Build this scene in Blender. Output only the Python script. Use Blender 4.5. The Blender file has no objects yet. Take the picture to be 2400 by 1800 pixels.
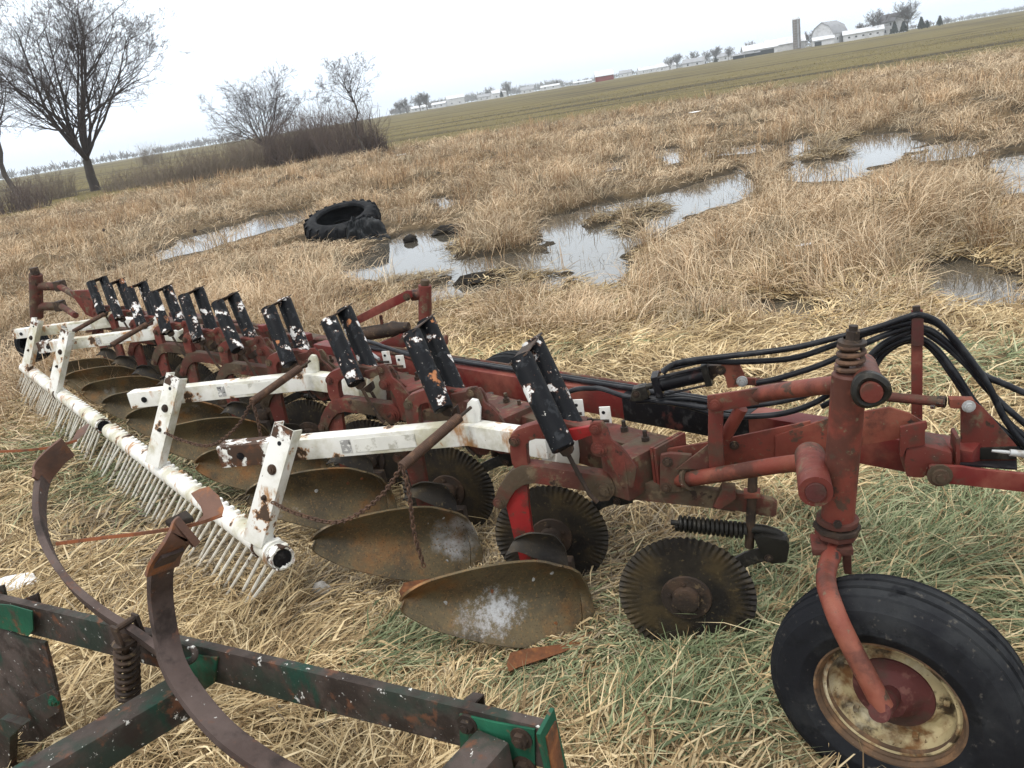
import bpy, bmesh, math, random
import numpy as np
from mathutils import Vector, Matrix, noise as mnoise

# ------------------------------------------------------------------ camera, sky, sun, exposure
SC = bpy.context.scene
COL = SC.collection
CAM_H = 1.95
FOCAL = 1942.0                      # focal length in pixels of the 2400 x 1800 photograph
PITCH, ROLL = math.radians(19.0), math.radians(9.4)
_f = np.array([0, math.cos(PITCH), -math.sin(PITCH)])
_r0 = np.array([1.0, 0, 0]); _u0 = np.array([0, math.sin(PITCH), math.cos(PITCH)])
_r = math.cos(ROLL)*_r0 - math.sin(ROLL)*_u0
_u = math.sin(ROLL)*_r0 + math.cos(ROLL)*_u0
CPOS = np.array([0, 0, CAM_H])
cd = bpy.data.cameras.new('camera'); cam = bpy.data.objects.new('camera', cd); COL.objects.link(cam)
cd.sensor_fit = 'HORIZONTAL'; cd.sensor_width = 36.0; cd.lens = FOCAL/2400*36.0
cd.clip_start = 0.05; cd.clip_end = 9000
cam.matrix_world = Matrix([[_r[0], _u[0], -_f[0], 0], [_r[1], _u[1], -_f[1], 0], [_r[2], _u[2], -_f[2], CAM_H], [0, 0, 0, 1]])
SC.camera = cam

SUN_EL, SUN_AZ = math.radians(62), math.radians(222)
W = bpy.data.worlds.new('World'); SC.world = W; W.use_nodes = True
nt = W.node_tree; nt.nodes.clear()
wo = nt.nodes.new('ShaderNodeOutputWorld'); bg = nt.nodes.new('ShaderNodeBackground')
sky = nt.nodes.new('ShaderNodeTexSky'); sky.sky_type = 'NISHITA'; sky.sun_disc = False
sky.sun_elevation = SUN_EL; sky.sun_rotation = SUN_AZ
sky.air_density = 1.0; sky.dust_density = 3.0
tc = nt.nodes.new('ShaderNodeTexCoord'); sep = nt.nodes.new('ShaderNodeSeparateXYZ')
nt.links.new(tc.outputs['Generated'], sep.inputs[0])
# the cloud deck: an even overcast, a little darker and bluer towards the horizon all round
cr = nt.nodes.new('ShaderNodeValToRGB'); nt.links.new(sep.outputs['Z'], cr.inputs[0])
e = cr.color_ramp.elements
e[0].position = 0.0; e[0].color = (0.74, 0.83, 0.95, 1)
e[1].position = 0.42; e[1].color = (1.0, 1.0, 1.0, 1)
x = cr.color_ramp.elements.new(0.07); x.color = (0.83, 0.905, 1.0, 1)
x = cr.color_ramp.elements.new(0.18); x.color = (0.88, 0.945, 1.0, 1)
# soft cloud mottling
nz = nt.nodes.new('ShaderNodeTexNoise'); nz.inputs['Scale'].default_value = 2.2; nz.inputs['Detail'].default_value = 3
mp = nt.nodes.new('ShaderNodeMapping'); mp.inputs['Scale'].default_value = (1, 1, 3.0)
nt.links.new(tc.outputs['Generated'], mp.inputs[0]); nt.links.new(mp.outputs[0], nz.inputs['Vector'])
mr = nt.nodes.new('ShaderNodeMapRange'); mr.inputs[1].default_value = 0.3; mr.inputs[2].default_value = 0.7; mr.inputs[3].default_value = 10.0; mr.inputs[4].default_value = 10.9
nt.links.new(nz.outputs[0], mr.inputs[0])
sc_ = nt.nodes.new('ShaderNodeVectorMath'); sc_.operation = 'SCALE'
nt.links.new(cr.outputs[0], sc_.inputs[0]); nt.links.new(mr.outputs[0], sc_.inputs['Scale'])
mx = nt.nodes.new('ShaderNodeMixRGB'); mx.inputs[0].default_value = 0.90
nt.links.new(sky.outputs[0], mx.inputs[1]); nt.links.new(sc_.outputs[0], mx.inputs[2])
nt.links.new(mx.outputs[0], bg.inputs[0]); bg.inputs[1].default_value = 0.142
nt.links.new(bg.outputs[0], wo.inputs[0])

sd = bpy.data.lights.new('sun', 'SUN'); so = bpy.data.objects.new('sun', sd); COL.objects.link(so)
sd.energy = 1.5; sd.angle = math.radians(14); sd.color = (1.0, 0.97, 0.92)
# lamp shines from the same azimuth as the sky's sun
sdir = Vector((math.sin(SUN_AZ)*math.cos(SUN_EL), math.cos(SUN_AZ)*math.cos(SUN_EL), math.sin(SUN_EL)))
so.rotation_euler = sdir.to_track_quat('Z', 'Y').to_euler()
so.location = (0, 0, 30)

vs = SC.view_settings
SC.display_settings.display_device = 'sRGB'
vs.view_transform = 'Standard'; vs.look = 'None'; vs.exposure = 0.12; vs.gamma = 1.0; vs.use_curve_mapping = False
SC.cycles.use_denoising = True
SC.cycles.max_bounces = 6; SC.cycles.diffuse_bounces = 3; SC.cycles.glossy_bounces = 3; SC.cycles.transmission_bounces = 2
SC.cycles.volume_bounces = 1; SC.cycles.transparent_max_bounces = 4
SC.cycles.caustics_reflective = False; SC.cycles.caustics_refractive = False
SC.render.filter_size = 1.2

# ------------------------------------------------------------------ measuring helpers (photo survey -> real places)
def ray(x, y): return _f + _r*(x-1200)/FOCAL - _u*(y-900)/FOCAL
K = 2400/2212
def at_z(x, y, z):                  # a surveyed sight line (2212-wide photo) met with the level z
    d = ray(x*K, y*K); return CPOS + d*(z-CAM_H)/d[2]
def azimuth(x):                     # compass direction of something standing on the skyline
    d = ray(x*K, (243-.166*(x-880))*K); d = np.array([d[0], d[1], 0]); return d/np.linalg.norm(d)
def far_at(x, dist):
    p = CPOS + azimuth(x)*dist; return np.array([p[0], p[1], float(ground_z(np.array([p[0]]), np.array([p[1]]))[0])])

# ------------------------------------------------------------------ mesh builder
class MB:
    def __init__(s): s.v = []; s.f = []
    def add(s, vs, fs):
        o = len(s.v); s.v += [tuple(map(float, p)) for p in vs]; s.f += [tuple(i+o for i in f) for f in fs]; return s
    def hexa(s, p8):                # 4 bottom then 4 top, same order
        return s.add(p8, [(3, 2, 1, 0), (4, 5, 6, 7), (0, 1, 5, 4), (1, 2, 6, 5), (2, 3, 7, 6), (3, 0, 4, 7)])
    def box(s, c, size, ax=None):
        c = np.array(c, float); h = np.array(size, float)/2
        A = np.eye(3) if ax is None else np.array(ax, float)
        P = [c + A[0]*h[0]*i + A[1]*h[1]*j + A[2]*h[2]*k for k in (-1, 1) for (i, j) in ((-1, -1), (1, -1), (1, 1), (-1, 1))]
        return s.hexa(P)
    def beam(s, p, q, w, h, up=(0, 0, 1)):      # box from p to q, width w (sideways), height h (along up)
        p = np.array(p, float); q = np.array(q, float); d = q-p; L = np.linalg.norm(d); d /= L
        up = np.array(up, float); sd_ = np.cross(up, d); sd_ /= np.linalg.norm(sd_); up = np.cross(d, sd_)
        return s.box((p+q)/2, (L, w, h), (d, sd_, up))
    def prism(s, pts, vec):         # polygon (3D points) swept by vec
        n = len(pts); a = [np.array(p, float) for p in pts]; b = [p+np.array(vec, float) for p in a]
        fs = [tuple(range(n))[::-1], tuple(range(n, 2*n))] + [(i, (i+1) % n, n+(i+1) % n, n+i) for i in range(n)]
        return s.add(a+b, fs)
    def tube(s, path, r, n=12, caps=True, twist=None):
        P = [np.array(p, float) for p in path]; m = len(P)
        rs = [r]*m if np.isscalar(r) else list(r)
        t0 = P[1]-P[0]; ref = np.array([0, 0, 1.0]) if abs(t0[2]) < .9*np.linalg.norm(t0) else np.array([1.0, 0, 0])
        vs = []; N = None
        for i in range(m):
            t = P[min(i+1, m-1)]-P[max(i-1, 0)]; t = t/(np.linalg.norm(t)+1e-12)
            if N is None: N = np.cross(t, ref)
            N = N - t*(N@t); N /= np.linalg.norm(N)+1e-12
            B = np.cross(t, N)
            for j in range(n):
                a = 2*math.pi*j/n; vs.append(P[i]+(N*math.cos(a)+B*math.sin(a))*rs[i])
        fs = [(i*n+j, i*n+(j+1) % n, (i+1)*n+(j+1) % n, (i+1)*n+j) for i in range(m-1) for j in range(n)]
        if caps: fs += [tuple(range(n))[::-1], tuple(range((m-1)*n, m*n))]
        return s.add(vs, fs)
    def cyl(s, p, q, r, n=16): return s.tube([p, q], r, n)
    def pipe(s, p, q, r, ri, n=20):  # hollow pipe
        p = np.array(p, float); q = np.array(q, float); d = (q-p)/np.linalg.norm(q-p)
        return s.lathe([(0, ri), (0, r), (np.linalg.norm(q-p), r), (np.linalg.norm(q-p), ri), (0, ri)], p, d, n)
    def lathe(s, prof, org, axis, n=32, wob=None):    # prof: list of (along, radius)
        org = np.array(org, float); axis = np.array(axis, float)/np.linalg.norm(axis)
        ref = np.array([0, 0, 1.0]) if abs(axis[2]) < .9 else np.array([1.0, 0, 0])
        N = np.cross(axis, ref); N /= np.linalg.norm(N); B = np.cross(axis, N); m = len(prof); vs = []
        for (a, r) in prof:
            for j in range(n):
                t = 2*math.pi*j/n
                dr = wob(j, a, r) if wob else (0, 0)
                vs.append(org+axis*(a+dr[0])+(N*math.cos(t)+B*math.sin(t))*(r+dr[1]))
        fs = [(i*n+j, (i+1)*n+j, (i+1)*n+(j+1) % n, i*n+(j+1) % n) for i in range(m-1) for j in range(n)]
        return s.add(vs, fs)
    def ribbon(s, path, w, th, waxis):   # rectangular bar section along a path; w along waxis, th the other way
        P = [np.array(p, float) for p in path]; m = len(P); wa = np.array(waxis, float); vs = []
        for i in range(m):
            t = P[min(i+1, m-1)]-P[max(i-1, 0)]; t /= np.linalg.norm(t)
            a = wa-t*(wa@t); a /= np.linalg.norm(a); b = np.cross(t, a)
            ww = w if np.isscalar(w) else w[i]; tt = th if np.isscalar(th) else th[i]
            vs += [P[i]+a*ww/2*x+b*tt/2*y for x, y in ((-1, -1), (1, -1), (1, 1), (-1, 1))]
        fs = [(4*i+j, 4*i+(j+1) % 4, 4*i+4+(j+1) % 4, 4*i+4+j) for i in range(m-1) for j in range(4)]
        fs += [(3, 2, 1, 0), tuple(4*(m-1)+j for j in range(4))]
        return s.add(vs, fs)
    def bolt(s, p, axis, r, h=None, n=6):   # hex head with washer
        p = np.array(p, float); axis = np.array(axis, float)/np.linalg.norm(axis); h = h or r*.9
        s.cyl(p-axis*.004, p+axis*r*.18, r*1.45, 14); s.cyl(p, p+axis*h, r, n)
        s.cyl(p+axis*h*.9, p+axis*h*1.35, r*.55, 8); return s
    def coil(s, p, q, r, wr, turns, n=8, seg=14):
        p = np.array(p, float); q = np.array(q, float); d = q-p; L = np.linalg.norm(d); d /= L
        ref = np.array([0, 0, 1.0]) if abs(d[2]) < .9 else np.array([1.0, 0, 0])
        N = np.cross(d, ref); N /= np.linalg.norm(N); B = np.cross(d, N); m = int(turns*seg)
        return s.tube([p+d*L*i/m+(N*math.cos(2*math.pi*i/seg)+B*math.sin(2*math.pi*i/seg))*r for i in range(m+1)], wr, n)
    def sheet(s, grid, th):         # grid[i][j] of points, thickened along the local normal
        G = np.array(grid, float); a, b = G.shape[:2]
        du = np.gradient(G, axis=0); dv = np.gradient(G, axis=1); N = np.cross(du, dv); N /= np.linalg.norm(N, axis=2, keepdims=True)+1e-9
        top = (G+N*th/2).reshape(-1, 3); bot = (G-N*th/2).reshape(-1, 3); n = a*b; fs = []
        for i in range(a-1):
            for j in range(b-1):
                k = i*b+j; fs.append((k, k+b, k+b+1, k+1)); fs.append((n+k, n+k+1, n+k+b+1, n+k+b))
        rim = [(0, j) for j in range(b)]+[(i, b-1) for i in range(1, a)]+[(a-1, j) for j in range(b-2, -1, -1)]+[(i, 0) for i in range(a-2, 0, -1)]
        ix = [i*b+j for i, j in rim]
        for i in range(len(ix)):
            p, q = ix[i], ix[(i+1) % len(ix)]; fs.append((p, q, n+q, n+p))
        return s.add(list(top)+list(bot), fs)
    def mesh(s, name, mat, bevel=0, angle=35, fix=True):
        me = bpy.data.meshes.new(name); me.from_pydata(s.v, [], s.f)
        if bevel or fix:
            bm = bmesh.new(); bm.from_mesh(me)
            bmesh.ops.recalc_face_normals(bm, faces=bm.faces)
            if bevel:
                ed = [e for e in bm.edges if len(e.link_faces) == 2 and e.calc_face_angle(0) > math.radians(40)]
                bmesh.ops.bevel(bm, geom=ed, offset=bevel, offset_type='OFFSET', segments=2, profile=.7, affect='EDGES', clamp_overlap=True)
            bm.to_mesh(me); bm.free()
        me.shade_smooth(); me.set_sharp_from_angle(angle=math.radians(angle))
        me.materials.append(M[mat] if isinstance(mat, str) else mat)
        return me
    def build(s, name, mat, parent=None, bevel=0, loc=None, angle=35, fix=True):
        return link(name, s.mesh(name, mat, bevel, angle, fix), parent, loc)

def link(name, me, parent=None, loc=None):
    o = bpy.data.objects.new(name, me); COL.objects.link(o)
    if parent is not None: o.parent = parent
    if loc is not None: o.location = tuple(map(float, loc))
    return o
def tag(o, label=None, cat=None, group=None, kind=None):
    if label: o['label'] = label
    if cat: o['category'] = cat
    if group: o['group'] = group
    if kind: o['kind'] = kind
    return o
def empty(name, loc, rz=0.0):
    o = bpy.data.objects.new(name, None); COL.objects.link(o); o.location = tuple(map(float, loc)); o.rotation_euler = (0, 0, rz)
    o.empty_display_size = .1
    return o
def smooth_path(pts, n=8):           # Catmull-Rom through the points
    P = [np.array(p, float) for p in pts]; P = [2*P[0]-P[1]]+P+[2*P[-1]-P[-2]]; out = []
    for i in range(1, len(P)-2):
        a, b, c, d = P[i-1:i+3]
        for k in range(n):
            t = k/n; out.append(.5*((2*b)+(c-a)*t+(2*a-5*b+4*c-d)*t*t+(-a+3*b-3*c+d)*t**3))
    out.append(P[-2]); return out

# ------------------------------------------------------------------ materials
M = {}
HAZE = .00036
def new_mat(name):
    m = bpy.data.materials.new(name); m.use_nodes = True; M[name] = m
    t = m.node_tree; b = t.nodes['Principled BSDF']
    return m, t, b
def _noise(t, vec, scale, detail=5, rough=.6, stretch=None, w=0.0):
    if stretch or w:
        mp = t.nodes.new('ShaderNodeMapping'); mp.inputs['Scale'].default_value = stretch or (1, 1, 1); mp.inputs['Location'].default_value = (w, w*1.7, w*.6)
        t.links.new(vec, mp.inputs[0]); vec = mp.outputs[0]
    n = t.nodes.new('ShaderNodeTexNoise'); n.inputs['Scale'].default_value = scale; n.inputs['Detail'].default_value = detail
    n.inputs['Roughness'].default_value = rough; t.links.new(vec, n.inputs['Vector']); return n.outputs[0]
def _step(t, val, thr, soft):
    r = t.nodes.new('ShaderNodeMapRange'); r.interpolation_type = 'SMOOTHSTEP'
    r.inputs[1].default_value = thr-soft; r.inputs[2].default_value = thr+soft; t.links.new(val, r.inputs[0]); return r.outputs[0]
def _mix(t, fac, a, b, mode='MIX'):
    m = t.nodes.new('ShaderNodeMixRGB'); m.blend_type = mode
    for i, v in ((0, fac), (1, a), (2, b)):
        if isinstance(v, (int, float)): m.inputs[i].default_value = v
        elif isinstance(v, tuple): m.inputs[i].default_value = (*v, 1)
        else: t.links.new(v, m.inputs[i])
    return m.outputs[0]
def worn(name, base, layers=(), rough=.6, metal=0.0, bump=.15, bscale=60, var=.25, vscale=9, spec=.22, sky_sheen=()):
    """Painted or bare metal with wear: layers = (colour, noise scale, threshold, softness, stretch, shift)."""
    m, t, b = new_mat(name)
    g = t.nodes.new('ShaderNodeNewGeometry').outputs['Position']
    c = _mix(t, _noise(t, g, vscale, 6), tuple(x*(1-var) for x in base), tuple(min(1, x*(1+var)) for x in base))
    hgt = None
    for i, L in enumerate(layers):
        col, s, thr, soft = L[:4]; st = L[4] if len(L) > 4 else None; w = L[5] if len(L) > 5 else 3.1*i+1.3
        f = _step(t, _noise(t, g, s, 7, .62, st, w), thr, soft)
        fine = _mix(t, _noise(t, g, s*5, 4, .6, None, w+5), tuple(x*.7 for x in col), tuple(min(1, x*1.25) for x in col))
        c = _mix(t, f, c, fine); hgt = f if hgt is None else hgt
    for pos, rad, col in sky_sheen:         # sky reflection painted into the colour as a pale ragged spot
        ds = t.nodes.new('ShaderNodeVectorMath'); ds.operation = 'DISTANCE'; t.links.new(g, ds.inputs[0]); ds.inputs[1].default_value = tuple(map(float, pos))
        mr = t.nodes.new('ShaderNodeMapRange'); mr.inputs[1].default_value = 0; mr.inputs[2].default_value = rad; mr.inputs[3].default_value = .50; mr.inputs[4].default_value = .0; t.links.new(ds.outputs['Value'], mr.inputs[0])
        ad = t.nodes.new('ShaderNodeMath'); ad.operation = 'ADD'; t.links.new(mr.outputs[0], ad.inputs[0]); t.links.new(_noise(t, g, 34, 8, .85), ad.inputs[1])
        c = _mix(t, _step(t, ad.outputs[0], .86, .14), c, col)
    t.links.new(c, b.inputs['Base Color'])
    rn = t.nodes.new('ShaderNodeMapRange'); rn.inputs[3].default_value = rough-.12; rn.inputs[4].default_value = min(1, rough+.15)
    t.links.new(_noise(t, g, 25, 4), rn.inputs[0]); t.links.new(rn.outputs[0], b.inputs['Roughness'])
    b.inputs['Metallic'].default_value = metal; b.inputs['Specular IOR Level'].default_value = spec
    bp = t.nodes.new('ShaderNodeBump'); bp.inputs['Strength'].default_value = bump; bp.inputs['Distance'].default_value = .004
    h = _noise(t, g, bscale, 6, .65)
    if hgt is not None:
        ad = t.nodes.new('ShaderNodeMath'); ad.operation = 'ADD'; t.links.new(h, ad.inputs[0]); t.links.new(hgt, ad.inputs[1]); h = ad.outputs[0]
    t.links.new(h, bp.inputs['Height']); t.links.new(bp.outputs[0], b.inputs['Normal'])
    return m

RUST = (.16, .065, .03); DKRUST = (.055, .03, .02); DIRT = (.14, .11, .07)
worn('red_paint', (.125, .030, .023), [((.18, .062, .044), 5, .56, .09), ((.075, .042, .03), 7, .555, .07), (DIRT, 13, .62, .06), ((.045, .028, .02), 19, .64, .03), ((.40, .35, .29), 90, .70, .03)], .55, bump=.25)
worn('faded_red', (.165, .040, .028), [((.22, .078, .050), 3.5, .53, .12), ((.085, .032, .023), 6, .55, .08), ((.07, .042, .03), 17, .61, .03), ((.038, .026, .022), 8, .655, .015), (DIRT, 40, .66, .05)], .52, bump=.3)
worn('rail_red', (.135, .020, .018), [((.11, .03, .025), 6, .52, .1), ((.09, .055, .04), 10, .60, .06), ((.22, .07, .05), 4, .58, .1)], .5)
worn('brown_red', (.082, .032, .024), [((.14, .036, .027), 5, .55, .07), ((.075, .055, .036), 6, .53, .08), ((.14, .105, .065), 11, .61, .06), ((.035, .023, .017), 16, .63, .04), ((.34, .31, .26), 75, .70, .03)], .68, bump=.4)
worn('bright_red', (.25, .020, .020), [((.12, .03, .025), 12, .60, .06), ((.07, .05, .035), 22, .63, .05)], .42)
worn('white_paint', (.74, .74, .70), [((.45, .43, .31), 4.5, .545, .12), ((.40, .22, .10), 10, .615, .06, (1, 1, .4)), ((.42, .24, .12), 8, .622, .02, None, 7.5), ((.07, .045, .03), 8, .645, .012, None, 7.5), ((.10, .07, .05), 45, .69, .02)], .45, bump=.15, var=.05)
worn('bare_brown', (.065, .04, .028), [((.74, .74, .70), 12, .535, .015), ((.14, .06, .03), 20, .58, .1)], .7)
worn('tube_black', (.007, .008, .010), [((.13, .06, .035), 12, .578, .010, None, 1.3), ((.72, .72, .70), 12, .596, .010, None, 1.3), ((.38, .16, .07), 8, .645, .02, None, 4.7), ((.025, .028, .032), 26, .60, .05), ((.5, .48, .44), 70, .68, .02)], .5, spec=.12, bump=.3, var=.4)
worn('black_paint', (.007, .007, .009), [((.07, .025, .022), 9, .62, .05), ((.035, .035, .037), 30, .60, .08)], .42)
worn('rust_plate', (.17, .068, .032), [((.09, .05, .03), 9, .53, .1), ((.24, .10, .04), 30, .58, .08)], .8, bump=.45)
worn('dark_iron', (.038, .029, .024), [((.075, .048, .033), 8, .53, .1), ((.14, .10, .06), 40, .63, .05)], .62, metal=.2, bump=.4)
worn('coulter_steel', (.030, .026, .021), [((.065, .048, .026), 7, .55, .1), ((.018, .016, .015), 5, .54, .08), ((.10, .075, .04), 60, .64, .06)], .5, metal=.2, bump=.35)
worn('black_grease', (.016, .015, .013), [((.05, .045, .035), 20, .59, .08)], .4, bump=.35)
worn('spring_rust', (.075, .045, .032), [((.14, .08, .05), 30, .56, .1)], .7)
worn('tyre_rubber', (.013, .014, .017), [((.030, .032, .034), 5, .56, .14), ((.075, .07, .062), 40, .65, .05), ((.012, .013, .015), 14, .60, .06)], .7, bump=.25, bscale=160, spec=.08)
worn('old_rubber', (.010, .011, .013), [((.028, .029, .030), 5, .58, .12)], .7, bump=.25, spec=.10)
worn('rim_cream', (.42, .35, .20), [((.17, .085, .035), 9, .545, .08), ((.06, .042, .025), 13, .575, .06), ((.58, .53, .39), 6, .60, .1), ((.10, .06, .03), 50, .64, .04)], .6, bump=.35)
worn('rim_rust', (.10, .065, .042), [((.19, .11, .06), 18, .54, .1), ((.38, .30, .17), 10, .62, .05)], .8, bump=.4)
worn('hub_maroon', (.085, .026, .024), [((.06, .036, .028), 9, .55, .1), ((.14, .06, .05), 24, .60, .06)], .7, bump=.3)
worn('hose_rubber', (.010, .011, .014), [((.03, .032, .036), 12, .57, .1)], .35, bump=.08)
worn('frame_rust', (.052, .040, .034), [((.085, .066, .058), 4, .54, .1), ((.028, .040, .031), 5, .54, .08), ((.032, .024, .02), 8, .555, .08), ((.015, .048, .034), 6, .625, .04, (1, 1, .4)), ((.13, .06, .035), 17, .62, .06), ((.66, .66, .62), 30, .665, .012), ((.5, .5, .47), 80, .68, .02)], .68, metal=.1, bump=.45)
worn('green_paint', (.012, .075, .043), [((.06, .04, .03), 7, .535, .05, (1, 1, .5)), ((.02, .12, .066), 5, .57, .1), ((.12, .07, .04), 30, .62, .05)], .55, bump=.25)
worn('sweep_rust', (.145, .080, .058), [((.24, .10, .045), 12, .575, .07), ((.09, .06, .05), 6, .53, .1)], .6, metal=.1, bump=.35)
worn('edge_rust', (.20, .068, .028), [((.10, .045, .025), 20, .53, .1)], .85, bump=.5)
worn('shank_rust', (.066, .046, .040), [((.095, .070, .062), 4, .53, .1), ((.034, .025, .022), 8, .56, .08), ((.12, .06, .04), 17, .63, .06), ((.6, .6, .57), 40, .69, .012)], .66, metal=.1, bump=.4)
worn('tine_paint', (.62, .60, .53), [((.40, .34, .25), 9, .58, .1), ((.12, .08, .05), 20, .62, .05)], .5)
worn('chrome', (.45, .46, .47), [], .2, metal=1.0, bump=.02)
worn('galvanised', (.42, .43, .43), [((.25, .22, .18), 30, .6, .1)], .5, metal=.4)
worn('worn_print', (.32, .32, .31), [((.70, .70, .67), 60, .56, .03), ((.10, .10, .10), 45, .60, .03)], .5, bump=.02)
worn('sticker', (.70, .70, .65), [((.45, .44, .38), 14, .60, .06), ((.16, .15, .13), 30, .70, .015)], .4, bump=.02)

# ------------------------------------------------------------------ terrain
ZW = -0.40                            # level of the standing water
rng = np.random.default_rng(7)
def vnoise(x, y, s, seed=0):          # smooth value noise, vectorised
    x = np.asarray(x, float)*s+seed*17.3; y = np.asarray(y, float)*s+seed*9.1
    xi = np.floor(x).astype(int); yi = np.floor(y).astype(int); fx = x-xi; fy = y-yi
    fx = fx*fx*(3-2*fx); fy = fy*fy*(3-2*fy)
    def h(a, b):
        n = (a*374761393+b*668265263+seed*1274126177) & 0x7fffffff
        n = ((n ^ (n >> 13))*1274126177) & 0x7fffffff
        return ((n ^ (n >> 16)) & 0xffff)/65535.0
    return (h(xi, yi)*(1-fx)+h(xi+1, yi)*fx)*(1-fy)+(h(xi, yi+1)*(1-fx)+h(xi+1, yi+1)*fx)*fy
def fbm(x, y, s, seed=0): return vnoise(x, y, s, seed)*.55+vnoise(x, y, s*2.1, seed+1)*.3+vnoise(x, y, s*4.3, seed+2)*.15
def sstep(a, b, v): t = np.clip((v-a)/(b-a), 0, 1); return t*t*(3-2*t)

POOLS_PX = [
 [(705,585),(760,566),(835,545),(850,520),(900,502),(960,498),(1005,518),(1010,545),(990,565),(1040,560),(1130,552),(1190,545),(1215,510),(1180,480),(1235,455),(1330,440),(1420,425),(1500,405),(1560,380),(1600,366),(1632,395),(1600,430),(1520,455),(1440,490),(1390,515),(1345,545),(1330,580),(1390,625),(1330,632),(1230,615),(1150,632),(1085,645),(1000,660),(900,662),(880,625),(950,600),(900,590),(830,610),(750,600)],
 [(205,596),(270,575),(340,545),(400,515),(480,492),(560,468),(650,455),(655,478),(590,500),(500,520),(440,545),(380,560),(300,580),(250,604)],
 [(1690,310),(1740,296),(1790,300),(1840,290),(1960,288),(1975,305),(1960,330),(1900,365),(1830,390),(1760,395),(1715,375)],
 [(1995,320),(2060,305),(2080,325),(2065,348),(2020,352)],
 [(1422,322),(1465,318),(1480,348),(1440,358),(1420,350)],
 [(1970,605),(2050,575),(2125,600),(2130,650),(2040,662),(1985,655)],
 [(2165,345),(2260,325),(2260,420),(2190,410),(2165,385)],
 [(836,424),(868,418),(868,445),(838,448)], [(942,425),(975,420),(975,455),(945,455)],
 [(1290,355),(1335,350),(1330,370),(1295,372)], [(690,668),(760,655),(800,660),(760,685),(700,688)],
 [(1500,640),(1560,655),(1545,672),(1490,660)], [(1650,665),(1720,668),(1700,690),(1640,682)],
 [(1500,330),(1560,318),(1640,312),(1660,325),(1580,338),(1510,345)],
]
ISLES_PX = [(1800,300,.55),(1770,338,.6),(1290,478,.32),(1375,462,.42),(1360,492,.22),(1000,548,.26),(925,606,.28),(1060,598,.24),(1105,608,.20),(1180,592,.14),(985,532,.30),(860,620,.34),(1420,455,.2),(1340,500,.14)]
POOLS = [[tuple(at_z(px, py, ZW)[:2]) for px, py in P] for P in POOLS_PX]
ISLES = [(*at_z(px, py, ZW)[:2], r) for px, py, r in ISLES_PX]
def pool_depth(x, y):                 # signed distance: >0 inside standing water (metres)
    x = np.asarray(x, float).ravel(); y = np.asarray(y, float).ravel(); best = np.full(x.shape, -9.0)
    wx = x+(fbm(x, y, .9, 5)-.5)*1.0+(vnoise(x, y, 5.0, 6)-.5)*.25; wy = y+(fbm(x, y, .9, 9)-.5)*1.3+(vnoise(x, y, 5.0, 8)-.5)*.4
    for P in POOLS:
        P = np.array(P); lo = P.min(0)-2; hi = P.max(0)+2
        m = (wx > lo[0]) & (wx < hi[0]) & (wy > lo[1]) & (wy < hi[1])
        if not m.any(): continue
        a, b = wx[m], wy[m]; ins = np.zeros(a.shape, bool); d = np.full(a.shape, 9.0); n = len(P)
        for i in range(n):
            x1, y1 = P[i]; x2, y2 = P[(i+1) % n]
            c = (y1 > b) != (y2 > b)
            ins ^= c & (a < (x2-x1)*(b-y1)/(y2-y1+1e-12)+x1)
            ex, ey = x2-x1, y2-y1; t = np.clip(((a-x1)*ex+(b-y1)*ey)/(ex*ex+ey*ey+1e-12), 0, 1)
            d = np.minimum(d, np.hypot(a-x1-t*ex, b-y1-t*ey))
        best[m] = np.maximum(best[m], np.where(ins, d, -d)+.14)
    for (ix, iy, r) in ISLES:
        dd = np.hypot(wx-ix, (wy-iy)*.75); best = np.minimum(best, np.where(dd < r*2.5, dd-r, 9.0))
    return best
# where the rough wet grass gives way to the cropped field, by compass direction
_EDGE = [(-300,345),(0,330),(300,332),(560,310),(840,303),(1000,283),(1200,262),(1400,236),(1560,210),(1800,186),(2000,156),(2212,126),(2500,90)]
_ep = [at_z(px, py, -.3)[:2] for px, py in _EDGE]
_ea = np.array([math.atan2(p[0], p[1]) for p in _ep]); _er = np.array([min(75, math.hypot(*p)) for p in _ep])
def field_edge(x, y): return np.interp(np.arctan2(x, y), _ea, _er)
MOUNDS_PX = [(1480,560,2.2,.38),(1400,540,1.2,.25),(1600,520,1.6,.2),(1100,520,1.5,.28),(560,600,1.4,.16),(1850,480,2.2,.22),(2080,470,2.4,.24),(1800,320,.9,.2),(1330,672,.7,.06),(1060,676,.7,.05),(1560,690,1.0,.12),(1830,700,.9,.12),(1900,560,1.5,.2),(1250,470,1.0,.12)]
MOUNDS = [(*at_z(px, py, -.3)[:2], r, h) for px, py, r, h in MOUNDS_PX]
_rm = np.random.default_rng(31)
for _ in range(110):                  # scattered tussock hummocks
    _q, _a = _rm.uniform(9.5, 40), math.radians(_rm.uniform(-34, 38)); MOUNDS.append((_q*math.sin(_a), _q*math.cos(_a), _rm.uniform(.45, 1.0)*(.8+.012*_q), _rm.uniform(.14, .34)))
TYRE_AT = at_z(745, 494, -.15)[:2]
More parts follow.
